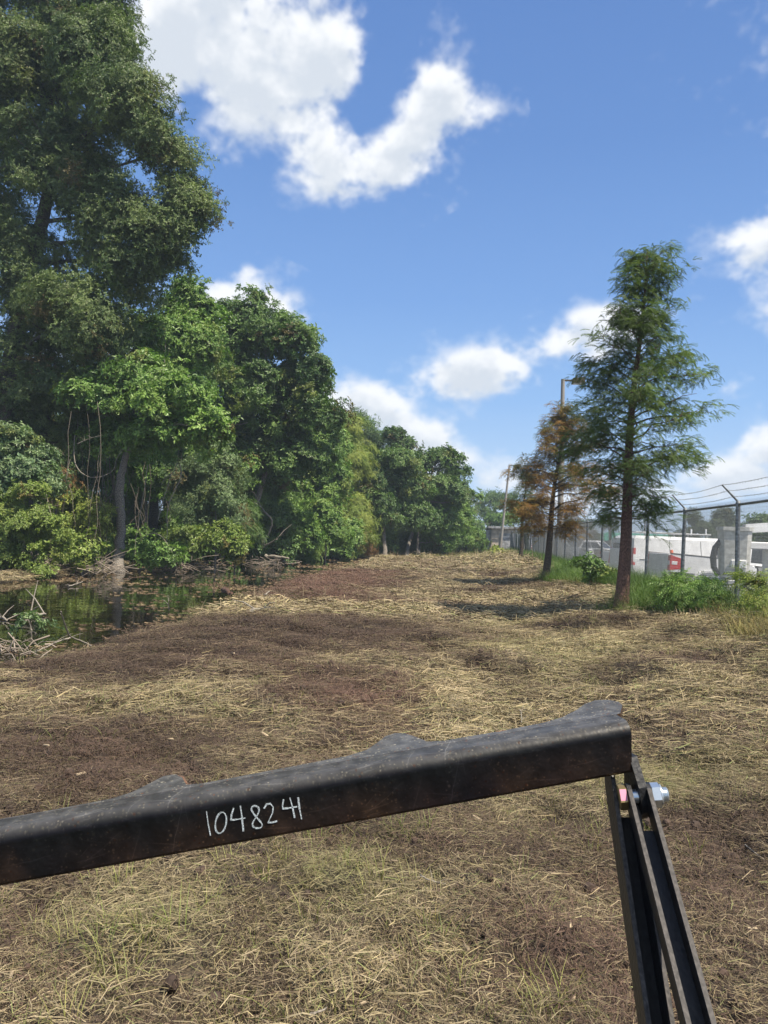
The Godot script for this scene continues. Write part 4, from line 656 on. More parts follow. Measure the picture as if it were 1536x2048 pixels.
func make_straw() -> void:
	var m := leafy(.8, Color(.36, .34, .28))
	# fine clippings near by, coarser tangles farther off
	var kinds := [
		["straw_litter", "tangled dry grass clippings lying over the near mown ground", 1.4, 5.5, 250.0, [50, .15, .092, .0019, .04]],
		["straw_litter", "matted straw clippings over the middle of the clearing", 5.3, 13.5, 120.0, [36, .20, .17, .0040, .06]],
		["straw_litter", "distant straw clippings covering the far half of the clearing", 13.2, 32.0, 34.0, [28, .34, .27, .010, .07]],
		["straw_litter", "pale cut grass at the far end of the clearing", 31.5, 66.0, 10.0, [26, .6, .45, .02, .11]],
	]
	for k in kinds:
		var q: Array = k[5]
		var o := Node3D.new()
		o.name = numbered(k[0])
		o.set_meta("kind", "stuff")
		add_child(o, true)
		tag(o, k[1], "straw")
		var sets := [[], [], []]
		var cols := [PackedColorArray(), PackedColorArray(), PackedColorArray()]
		var d0: float = k[2]
		var d1: float = k[3]
		var area := (d1 * d1 - d0 * d0) * .5 * 1.05 + 2.6 * (d1 - d0)
		for i in int(area * k[4]):
			var d := sqrt(lerpf(d0 * d0, d1 * d1, rf()))
			var x := lerpf(-.68 * d - 1.2, .40 * d + 1.4, rf())
			if x < -12.5 or x > 4.55:
				continue
			var y := ground_y(x, -d)
			if y < -.125:
				continue
			var l := litter(x, -d)
			if rf() < l[0] * .42 + l[1] * .3:
				continue
			var s := rf(.75, 1.25)
			var j := rng.randi() % 3
			sets[j].append(Transform3D(Basis(Vector3.UP, rf(0, TAU)).scaled(Vector3(s, s * (.7 + .9 * l[3]) * (1.7 if rf() < .05 else 1.0), s)), Vector3(x, y + .004, -d)))
			cols[j].append(straw_color(x, -d))
		for j in 3:
			scatter("clippings" if j == 0 else "clippings_%03d" % j, straw_mesh(q[0], q[1], q[2], q[3], q[4]), m, sets[j], cols[j], o)
	# dark shredded mulch and wood chips
	var mm := MB.new()
	for i in 60:
		var a := rf(0, TAU)
		var dir := Vector3(cos(a), 0, sin(a))
		var p := Vector3(rf(-.17, .17), 0, rf(-.17, .17))
		var g := rf(.5, 1.4)
		blade(mm, p, dir, rf(.02, .09), rf(.0012, .0036), rf(0, .03), rf(.0, .04), rf(0, .03), Color(g, g, g))
	var pl := []
	var pc := PackedColorArray()
	for i in 30000:
		var d := 1.4 + 30.0 * pow(rf(), 1.5)
		var x := lerpf(-.68 * d - 1.2, .40 * d + 1.4, rf())
		if x < -6.5 or x > 4.4:
			continue
		var l := litter(x, -d)
		var y := ground_y(x, -d)
		if rf() > (l[0] + l[1]) * .8 or y < -.16:
			continue
		var s := rf(.7, 1.1) * (.8 + d * .07)
		pl.append(Transform3D(Basis(Vector3.UP, rf(0, TAU)).scaled(Vector3(s, s, s)), Vector3(x, y + .012, -d)))
		pc.append((MULCH * 1.25).lerp(RED * 1.2, l[1]) * rf(.6, 1.4))
	tag(scatter(numbered("mulch"), mm.done(), leafy(.85, Color(.2, .19, .17)), pl, pc, self), "dark shredded bark mulch in patches across the clearing", "mulch")
	var cb := MB.new()
	cb.hull([Vector3(-.03, 0, -.008), Vector3(.025, 0, -.01), Vector3(.035, 0, .006), Vector3(-.025, 0, .009)], [Vector3(-.028, .006, -.006), Vector3(.024, .009, -.008), Vector3(.03, .006, .005), Vector3(-.026, .008, .007)])
	pl = []
	pc = PackedColorArray()
	for i in 2600:
		var d := 1.6 + 34.0 * pow(rf(), 1.6)
		var x := lerpf(-.66 * d - 1, .40 * d + 1, rf())
		if x < -5.6 or x > 4.2:
			continue
		var l := litter(x, -d)
		if rf() > .025 + .10 * l[0] + .8 * l[1]:
			continue
		var s := rf(.25, .8) * (1.0 + d * .05)
		pl.append(Transform3D(Basis.from_euler(Vector3(rf(-.4, .4), rf(0, TAU), rf(-.5, .5))).scaled(Vector3(s, s, s)), Vector3(x, ground_y(x, -d) + rf(.025, .05), -d)))
		pc.append(Color(.36, .28, .18) * rf(.5, 1.3))
	var wm := mat(Color.WHITE, .85)
	wm.vertex_color_use_as_albedo = true
	tag(scatter(numbered("wood_chips"), cb.done(), wm, pl, pc, self), "pale splintered wood chips strewn over the mown ground", "wood chips")
	# clods of dark soil turned up by the mower
	var kb := MB.new()
	var kr := []
	for i in 5:
		var row := []
		for j in 8:
			var w := TAU * j / 8.0
			var r := sin(PI * (i + .35) / 4.7) * rf(.75, 1.15)
			row.append(Vector3(cos(w) * r, -cos(PI * i / 4.0) * .7 * rf(.85, 1.1), sin(w) * r * .8))
		kr.append(row)
	for i in 4:
		for j in 8:
			kb.face(kr[i][j], kr[i][(j + 1) % 8], kr[i + 1][(j + 1) % 8], kr[i + 1][j], Vector3.ZERO, Color.WHITE * rf(.75, 1.2))
	pl = []
	pc = PackedColorArray()
	for i in 26000:
		var d := 1.5 + 30.0 * pow(rf(), 1.4)
		var x := lerpf(-.68 * d - 1, .40 * d + 1, rf())
		if x < -5.2 or x > 4.3:
			continue
		var l := litter(x, -d)
		if rf() > l[0] * .8 + l[1] * .4 - .08:
			continue
		var s := (.006 + .028 * pow(rf(), 2.5)) * (1.0 + d * .035)
		pl.append(Transform3D(Basis.from_euler(Vector3(rf(0, 6), rf(0, 6), rf(0, 6))).scaled(Vector3(s, s, s)), Vector3(x, ground_y(x, -d) + s * .3 + rf(0, .02), -d)))
		pc.append(MULCH.lerp(RED, l[1] * .7) * rf(.6, 1.5))
	tag(scatter(numbered("soil_clods"), kb.done(), wm, pl, pc, self), "small dark clods of churned soil in the bare patches", "soil")
	# upright green and yellow blades left by the mower
	var gm := leafy(.6)
	pl = []
	pc = PackedColorArray()
	for i in 9000:
		var d := 1.5 + 16.0 * pow(rf(), 1.3)
		var x := lerpf(-.66 * d - 1, .40 * d + 1, rf())
		if x < -5.0 or x > 4.2:
			continue
		var l := litter(x, -d)
		if rf() > l[2] * .55 + .03:
			continue
		var s := rf(.5, 1.2)
		pl.append(Transform3D(Basis(Vector3.UP, rf(0, TAU)).scaled(Vector3(s, s, s)), Vector3(x, ground_y(x, -d), -d)))
		pc.append(Color(.20, .24, .06).lerp(Color(.40, .36, .14), rf()) * rf(.7, 1.1))
	tag(scatter(numbered("grass_stubble"), clump_mesh(11, .05, .14, .004, .9), gm, pl, pc, self), "thin green stubble standing among the clippings", "grass")
	# tall grass along the fence foot
	pl = []
	pc = PackedColorArray()
	for i in 5200:
		var d := 8.0 + 60.0 * pow(rf(), 1.35)
		var x := 4.35 + rf(-1.0, .55)
		var edge := 3.55 + .35 * bump.get_noise_2d(d * 1.5, 3) + (-1.3 * exp(-pow((d - 14.4) / 1.1, 2)) - 1.35 * exp(-pow((d - 24.5) / 3.4, 2)))
		x = lerpf(edge, 4.95, rf())
		if d < 13.2 and (x < 3.95 or rf() < .85):
			continue
		var s := rf(.55, 1.05) * (.6 + .4 * sm(edge, edge + .4, x))
		pl.append(Transform3D(Basis(Vector3.UP, rf(0, TAU)).scaled(Vector3(s, s * rf(.8, 1.1), s)), Vector3(x, ground_y(x, -d) - .02, -d)))
		var dry := sm(edge + .25, edge, x) * .8
		pc.append(Color(.10, .19, .035).lerp(Color(.16, .24, .05), rf()).lerp(Color(.36, .30, .12), dry * rf()) * rf(.7, 1.15))
	tag(scatter(numbered("tall_grass"), clump_mesh(30, .10, .70, .010, .85), gm, pl, pc, self), "tall green grass growing along the foot of the fence", "grass")
	pl = []
	pc = PackedColorArray()
	for i in 1500:
		var d := rf(8.5, 17.0)
		var x := rf(2.6, 4.5)
		if x < 3.9 - sm(13.5, 10.0, d) * .5 + .4 * bump.get_noise_2d(d * 2, 9) - .6 * exp(-pow((d - 14.0) / 1.0, 2)):
			continue
		var s := rf(.4, .9)
		pl.append(Transform3D(Basis(Vector3.UP, rf(0, TAU)).scaled(Vector3(s, s, s)), Vector3(x, ground_y(x, -d) - .01, -d)))
		pc.append(Color(.46, .36, .16).lerp(Color(.32, .32, .11), rf()) * rf(.7, 1.1))
	tag(scatter(numbered("dry_grass"), clump_mesh(22, .12, .5, .007, 1.0), leafy(.75, Color(.4, .38, .28)), pl, pc, self), "dry yellow grass in front of the near fence post", "grass")
	# grass at the end of the clearing
	pl = []
	pc = PackedColorArray()
	for i in 2600:
		var d := rf(50, 92)
		var x := lerpf(-.14 * d + 2.0, .055 * d + .6, rf())
		if rf() > sm(48, 62, d) * .9 + .1:
			continue
		var s := rf(.35, .8)
		pl.append(Transform3D(Basis(Vector3.UP, rf(0, TAU)).scaled(Vector3(s * 1.4, s, s * 1.4)), Vector3(x, ground_y(x, -d), -d)))
		pc.append(Color(.14, .19, .05).lerp(Color(.33, .28, .11), rf()) * rf(.7, 1.1))
	tag(scatter(numbered("far_grass"), clump_mesh(30, .25, .6, .02, .9), gm, pl, pc, self), "uncut green grass where the clearing ends", "grass")
	# litter floating on the pond
	pl = []
	pc = PackedColorArray()
	var fb := MB.new()
	for i in 9:
		var a := rf(-.5, .5)
		blade(fb, Vector3(rf(-.14, .14), 0, rf(-.14, .14)), Vector3(cos(a), 0, sin(a)), rf(.04, .2), rf(.006, .02), rf(0, .012), rf(0, .015), rf(0, .012), Color.WHITE * rf(.6, 1.3))
	for i in 16000:
		var d := 6.0 + 44.0 * pow(rf(), 1.2)
		var x := rf(-12.4, -4.3)
		var y := ground_y(x, -d)
		if y > -.09:
			continue
		var near_bank := sm(-7.6, -5.0, x) * .8
		var far_bank := sm(-9.6, -11.2, x) * .6
		var mid := exp(-pow((d - 20.5) / 3.0, 2)) * .55 * sm(-11.5, -8.5, x)
		var p := .04 + near_bank + far_bank + mid + .5 * exp(-pow((d - 33) / 7, 2)) * sm(-9, -6, x)
		p *= .7 * clampf(.30 + 1.5 * patch.get_noise_2d(x * 1.4, d * .9), 0, 1.3)
		if rf() > p:
			continue
		var s := rf(.5, 1.2) * (.7 + d * .022)
		pl.append(Transform3D(Basis(Vector3.UP, rf(-.6, .6)).scaled(Vector3(s, s, s)), Vector3(x, -.112, -d)))
		pc.append((Color(.16, .10, .055).lerp(Color(.44, .34, .18), pow(rf(), 2.2))).lerp(Color(.07, .045, .03), rf() * .7))
	tag(scatter(numbered("floating_litter"), fb.done(), leafy(.8, Color(.3, .28, .22)), pl, pc, self), "leaf litter and straw bits floating on the dark pond", "litter")

func make_ready() -> void:
	rng.seed = 4242
	bump.seed = 3
	bump.frequency = .45
	bump.fractal_octaves = 3
	patch.seed = 8
	patch.frequency = .42
	patch.fractal_octaves = 3
	fine.seed = 15
	fine.frequency = 1.0
	fine.fractal_octaves = 3

# ---------------------------------------------------------------- trees and bushes
const TINTS = [   # leaf colours, light and dark end
	[Color(0.095, 0.151, 0.053), Color(0.200, 0.265, 0.094)],    # oak
	[Color(0.079, 0.150, 0.043), Color(0.174, 0.276, 0.075)],    # deep green
	[Color(0.119, 0.223, 0.049), Color(0.238, 0.368, 0.082)],    # fresh green
	[Color(0.206, 0.292, 0.059), Color(0.396, 0.445, 0.098)],    # yellow green
	[Color(0.088, 0.131, 0.074), Color(0.158, 0.199, 0.101)],    # grey green, far
	[Color(0.110, 0.185, 0.085), Color(0.222, 0.307, 0.147)],    # blue green
	[Color(0.206, 0.115, 0.057), Color(0.380, 0.215, 0.098)],    # withered
	[Color(.150, .215, .045), Color(.250, .330, .075)],    # yellowish green
]
var sprigs := []

func leaf(mb: MB, b: Vector3, dir: Vector3, up: Vector3, len: float, wid: float, col: Color) -> void:
	var s := dir.cross(up).normalized()
	var u := s.cross(dir)
	var l := b + dir * len * .42 + s * wid * .5 + u * wid * .16
	var r := b + dir * len * .42 - s * wid * .5 + u * wid * .16
	var t := b + dir * len - u * len * .1
	mb.tri(b, r, t, col)
	mb.tri(b, t, l, col)

func sprig(kind: int) -> ArrayMesh:
	var mb := MB.new()
	var wood := Color(1.6, 1.0, 1.2)
	if kind == 2 or kind == 3:
		for q in (5 if kind == 2 else 4):
			var a := rf(0, TAU)
			var dir := Vector3(cos(a), rf(.3, 1.1), sin(a)).normalized()
			var p := Vector3.ZERO
			var pts := [p]
			for i in 9:
				dir = (dir + Vector3(0, -.11, 0)).normalized()
				p += dir * .048
				pts.append(p)
				var sd := dir.cross(Vector3.UP).normalized()
				for e in [-1.0, 1.0]:
					var g := rf(.7, 1.25)
					var ld: Vector3 = (sd * e + dir * .7 + Vector3(0, rf(-.4, .1), 0)).normalized()
					leaf(mb, p, ld, (Vector3.UP + sd * rf(-.4, .4)).normalized(), rf(.05, .085), rf(.014, .022) if kind == 2 else rf(.018, .026), Color(g * rf(.9, 1.15), g, g * rf(.7, 1)))
			mb.tube([pts[0], pts[5], pts[9]], [.004, .003, .001], 3, wood, false)
		return mb.done()
	var n := 30 if kind == 0 else 20
	var tips := []
	for q in 4:
		var a := rf(0, TAU)
		var d := Vector3(cos(a) * rf(.6, 1), rf(-.1, .8), sin(a) * rf(.6, 1)).normalized() * rf(.2, .32)
		tips.append(d)
		mb.tube([Vector3.ZERO, d * .5 + Vector3(0, .02, 0), d], [.006, .004, .002], 3, wood, false)
	for i in n:
		var t: Vector3 = tips[i % 4]
		var f := rf(.25, 1.05)
		var a := rf(0, TAU)
		var dir := (t.normalized() * .6 + Vector3(cos(a), rf(-.45, .5), sin(a))).normalized()
		var up := (Vector3.UP + Vector3(rf(-.7, .7), 0, rf(-.7, .7))).normalized()
		var g := rf(.65, 1.3)
		var col := Color(g * rf(.9, 1.15), g, g * rf(.7, 1.1))
		if kind == 0:
			leaf(mb, t * f, dir, up, rf(.065, .10), rf(.028, .042), col)
		else:
			leaf(mb, t * f, dir, up, rf(.10, .16), rf(.055, .085), col)
	return mb.done()

func make_trees() -> void:
	for k in 4:
		sprigs.append([sprig(k), sprig(k), sprig(k)])
	M.leaf = leafy(.5)
	M.bark = relief(tri_tex(mat(Color(.42, .375, .32), .9), grey(.05, .5, 1.0, 256, 51), Vector3(3, 1.2, 3)), grey(.06, 0.0, 1.0, 256, 52), 2.0)
	M.bark_dark = relief(tri_tex(mat(Color(.15, .13, .105), .9), grey(.05, .5, 1.0, 256, 51), Vector3(3, 1.2, 3)), grey(.06, 0.0, 1.0, 256, 52), 2.0)
	for t in TREES:
		make_tree(t)

func make_tree(t: Dictionary) -> void:
	var tr: Array = t.tr
	var base := V(tr[0])
	var gy := ground_y(base.x, base.z)
	base.y = gy - .05
	var o := thing(t.n, t.l, t.c, base, 0.0, t.g)
	var path := [Vector3.ZERO]
	var radii := [tr[0][3] * 1.35]
	path.append(Vector3(0, .25, 0).lerp(V(tr[1]) - base, .06))
	radii.append(tr[0][3])
	for i in range(1, tr.size()):
		path.append(V(tr[i]) - base)
		radii.append(tr[i][3])
	# round the corners of the path
	for pass_ in 2:
		var p2 := [path[0]]
		var r2 := [radii[0]]
		for i in path.size() - 1:
			p2.append(path[i].lerp(path[i + 1], .28)); r2.append(lerpf(radii[i], radii[i + 1], .28))
			p2.append(path[i].lerp(path[i + 1], .72)); r2.append(lerpf(radii[i], radii[i + 1], .72))
		p2.append(path[-1]); r2.append(radii[-1])
		path = p2
		radii = r2
	var mb := MB.new()
	for i in range(1, path.size() - 1):
		path[i] += Vector3(rf(-.2, .2), 0, rf(-.2, .2)) * radii[i]
	mb.tube(path, radii, 9)
	# limbs run from the trunk to every lobe of the crown, with side branches
	var end: int = path.size() - 1
	for b in t.bl:
		var c := V(b) - base
		var rr: float = (b[3] + b[4]) * .5
		var best := end
		for i in range(int(end * .35), end + 1):
			if path[i].y < c.y and path[i].distance_to(c) < path[best].distance_to(c) + .2:
				best = i
		var from: Vector3 = path[best]
		var r0: float = minf(radii[best] * .7, .035 + rr * .03) * t.m
		var mid := from.lerp(c, .5) + Vector3(rf(-.2, .2), -.12, rf(-.2, .2)) * rr
		mb.tube([from, from.lerp(mid, .5) + Vector3(rf(-.1, .1), rf(-.05, .1), rf(-.1, .1)) * rr, mid, c], [r0, r0 * .8, r0 * .6, r0 * .3], 5, Color.WHITE, false)
		for j in int(4 + 3 * t.m):
			var a := rf(0, TAU)
			var q := c + Vector3(cos(a) * b[3], rf(-.4, .9) * b[4], sin(a) * b[5]) * rf(.5, .9)
			var s := mid.lerp(c, rf(.1, 1))
			mb.tube([s, s.lerp(q, .5) + Vector3(rf(-.1, .1), rf(-.1, .1), rf(-.1, .1)) * rr, q], [r0 * .4, r0 * .25, r0 * .1], 4, Color.WHITE, false)
	part("stems" if t.c != "tree" else "trunk", mb, M.bark if tr[0][3] < .2 else M.bark_dark, o)
	# leaves in clumps over the lobes
	var tint: Array = TINTS[t.t]
	var sets := [[], [], []]
	var cols := [PackedColorArray(), PackedColorArray(), PackedColorArray()]
	var k: float = t.k
	var per := int(8.0 * pow(k / .3, 1.7) / pow(t.s, 2.0) * .55) + 3
	var lobes := []
	for b in t.bl:     # every lobe is itself a handful of uneven bunches
		if maxf(b[3], b[4]) < .5:
			lobes.append(b)
			continue
		for q in 6:
			var u := Vector3(rng.randfn(), rng.randfn(), rng.randfn()).normalized() * rf(.35, .62)
			var s := rf(.42, .72)
			lobes.append([b[0] + u.x * b[3], b[1] + u.y * b[4], b[2] + u.z * b[5], b[3] * s, b[4] * s * rf(.8, 1.1), b[5] * s])
	for b in lobes:
		var c := V(b) - base
		var R := Vector3(b[3], b[4], b[5])
		var rm := pow(R.x * R.y * R.z, 1.0 / 3.0)
		var area := 4.0 * PI * rm * rm
		var cnt := int(area / (PI * k * k) * .70 * t.d) + 3
		var dead := rf() < .06
		for i in cnt:
			var u := Vector3(rng.randfn(), rng.randfn(), rng.randfn()).normalized()
			if u.y < -.35 and rf() < .55:
				u.y = -u.y
			var inner := rf() < .22
			var r := rf(.3, .8) if inner else rf(.78, 1.08) + (rf(0, .3) if rf() < .12 else 0.0)
			var wob := 1.0 + .3 * fine.get_noise_3d(u.x * 1.6 + c.x, u.y * 1.6 + c.y, u.z * 1.6 + c.z)
			var cc := c + u * R * r * wob
			var shade := clampf(.5 + .9 * patch.get_noise_3d(cc.x * .8 + base.x, cc.y * .8, cc.z * .8) + rf(-.35, .35), 0, 1)
			var ccol: Color = tint[0].lerp(tint[1], shade)
			if rf() < .05:
				ccol = ccol.lerp(Color(.22, .24, .05), .6)
			if rf() < .025 or dead and rf() < .1:
				ccol = ccol.lerp(Color(.16, .09, .035), .7)
			var ck := k * rf(.6, 1.3)
			for j in (int(per * .5) if inner else per):
				var w := Vector3(rng.randfn(), rng.randfn() * .7, rng.randfn()) * .46 * ck
				var p := cc + w
				if p.y + base.y < -.05:
					continue
				var s: float = t.s * rf(.75, 1.25)
				# sprays lean out and up, the outer ones more
				var out := (u * .8 + w.normalized() * .5 + Vector3(0, .35, 0)).normalized()
				var bs := Basis(Quaternion(Vector3.UP, out)) * Basis(Vector3.UP, rf(0, TAU))
				var v := rng.randi() % 3
				sets[v].append(Transform3D(bs.scaled(Vector3(s, s, s)), p))
				cols[v].append(ccol * rf(.8, 1.2))
	for v in 3:
		scatter("crown" if v == 0 else "crown_%03d" % v, sprigs[t.f][v], M.leaf, sets[v], cols[v], o)

# ---------------------------------------------------------------- bald cypresses by the fence
func feather() -> ArrayMesh:      # a drooping spray of flat needles
	var mb := MB.new()
	for q in 3:
		var a := rf(-.9, .9)
		var dir := Vector3(sin(a), rf(-.1, .35), cos(a)).normalized()
		var p := Vector3.ZERO
		var pts := [p]
		for i in 11:
			dir = (dir + Vector3(rf(-.06, .06), -.065, rf(-.06, .06))).normalized()
			p += dir * .033
			pts.append(p)
			var sd := dir.cross(Vector3.UP).normalized()
			for e in [-1.0, 1.0]:
				for h in 2:
					var g := rf(.7, 1.25)
					leaf(mb, p - dir * .016 * h, (sd * e * .8 + dir * .8 + Vector3(0, rf(-.5, .15), 0)).normalized(), (Vector3.UP + sd * rf(-.5, .5)).normalized(), rf(.035, .06), .008, Color(g, g, g * rf(.8, 1)))
		mb.tube([pts[0], pts[6], pts[11]], [.003, .002, .001], 3, Color(1.3, .9, .9), false)
	return mb.done()

func make_cypress(label: String, base: Vector3, top: Vector3, width: float, clear: float, r0: float, count: int, color_at: Callable, bark: Color, bare := 0.0, skew := 0.0, dense := 1.0) -> void:
	var o := thing("bald_cypress", label, "tree", base)
	var rise := top - base
	var H := rise.y
	var mb := MB.new()
	var path := []
	var radii := []
	for i in 15:
		var f := i / 14.0
		path.append(Vector3(rise.x * pow(f, 1.25), H * f - .05, rise.z * f) + Vector3(sin(f * 9) * .03, 0, cos(f * 7) * .03))
		radii.append(r0 * (1.0 - .93 * f) * (1.0 + .35 * exp(-f * 26.0)))
	mb.tube(path, radii, 12)
	var bm := relief(tri_tex(mat(bark, .9), grey(.06, .40, 1.0, 256, 61), Vector3(6, 1.1, 6)), grey(.07, 0.0, 1.0, 256, 62), 2.2)
	part("trunk", mb, bm, o)
	var br := MB.new()
	var sets := [[], [], []]
	var cols := [PackedColorArray(), PackedColorArray(), PackedColorArray()]
	var widths := [.62, .95, 1.18, 1.27, 1.30, 1.27, 1.16, .98, .82, .70, .60, .46, .16]
	for i in count:
		var f := (i + rf()) / count
		var hgt := lerpf(clear, H * .985, f)
		var g := (hgt - clear) / (H - clear) * 12.0
		var prof: float = lerpf(widths[int(minf(g, 11.0))], widths[int(minf(g, 11.0)) + 1], g - minf(floor(g), 11.0)) / 1.3 * rf(.55, 1.12)
		var a := i * 2.39996 + rf(-.5, .5)
		var dir := Vector3(cos(a), 0, sin(a))
		var L := maxf(width * .5 * prof * (1.0 + skew * dir.x) - .15, .12)
		var t := hgt / H
		var from := Vector3(rise.x * pow(t, 1.25), hgt, rise.z * t)
		var pts := []
		var rad := []
		var lift := lerpf(.25, .95, g / 12.0) + rf(-.15, .2)
		for j in 6:
			var s := j / 5.0
			pts.append(from + dir * L * s + Vector3(0, L * (lift * s - .30 * s * s), 0) + Vector3(rf(-.04, .04), rf(-.04, .04), rf(-.04, .04)) * L)
			rad.append((.006 + .011 * L) * (1.0 - .85 * s))
		br.tube(pts, rad, 4, Color.WHITE, false)
		if rf() < bare:
			continue
		# tufts of sprays, with gaps between them
		for q in int(3 + L * 7.5):
			var s := clampf(pow(rf(), .7) + .08, .12, 1.0)
			var e := clampf(s * 5.0, 0, 4.99)
			var on: Vector3 = pts[int(e)].lerp(pts[int(e) + 1], fmod(e, 1.0))
			var sd := dir.rotated(Vector3.UP, rf(-1.4, 1.4))
			var at_ := on + sd * rf(.05, .34) * (.35 + L * .5) * (1.15 - s * .7) + Vector3(0, rf(-.10, .14), 0)
			br.tube([on, on.lerp(at_, .6) + Vector3(0, .02, 0), at_], [.006, .004, .002], 3, Color.WHITE, false)
			var tone := rf(.72, 1.28)
			for j in int(9 * dense):
				var p := at_ + Vector3(rng.randfn(), rng.randfn() * .75, rng.randfn()) * .115
				var w := rf(-1.6, 1.6)
				var bs := Basis.looking_at(-(sd.rotated(Vector3.UP, w) + Vector3(0, rf(-.7, .6), 0)).normalized(), Vector3.UP)
				var z := rf(.34, .66)
				var v := rng.randi() % 3
				sets[v].append(Transform3D(bs.scaled(Vector3(z, z, z)), p))
				cols[v].append(color_at.call(p, H) * tone)
	part("branches", br, bm, o)
	for v in 3:
		scatter("crown" if v == 0 else "crown_%03d" % v, feather(), M.needle, sets[v], cols[v], o)

func make_cypresses() -> void:
	M.needle = leafy(.5, Color(.8, .9, .4))
	var green := func(p: Vector3, h: float) -> Color:
		var n := patch.get_noise_3d(p.x * 1.2, p.y * 1.2, p.z * 1.2)
		return Color(.105, .160, .062).lerp(Color(.21, .28, .085), clampf(.45 + n * 1.1 + rf(-.2, .2), 0, 1)) * rf(.8, 1.2)
	var rusty := func(p: Vector3, h: float) -> Color:
		var n := patch.get_noise_3d(p.x * .9 + 9, p.y * .9, p.z * .9)
		var rust := sm(.15, .55, n * 1.0 + .86 - absf(p.y / h - .47) * 1.6 + p.x * .08 + rf(-.15, .15))
		return Color(.085, .125, .055).lerp(Color(.16, .20, .08), rf()).lerp(Color(.42, .20, .06).lerp(Color(.46, .31, .12), rf()), rust) * rf(.75, 1.2)
	var b1 := Vector3(2.79, ground_y(2.79, -14.18) - .02, -14.18)
	make_cypress("large green feathery cypress, tallest of the row along the fence", b1, Vector3(3.09, 6.9, -14.3), 2.7, 1.65, .125, 98, green, Color(.36, .20, .15), .14, .12, 1.15)
	var b2 := Vector3(2.46, ground_y(2.46, -23.95) - .02, -23.95)
	make_cypress("half withered cypress with rusty orange needles behind the large one", b2, Vector3(2.95, 5.65, -24.1), 3.35, 1.4, .12, 72, rusty, Color(.22, .175, .13), .06, .14, 1.2)
	var b3 := Vector3(3.02, ground_y(3.02, -42.5) - .02, -42.5)
	make_cypress("small thin dark green cypress, farthest of the row along the fence", b3, Vector3(3.2, 5.2, -42.6), 2.3, 1.6, .12, 42, green, Color(.16, .13, .10), .1, 0.0, .9)

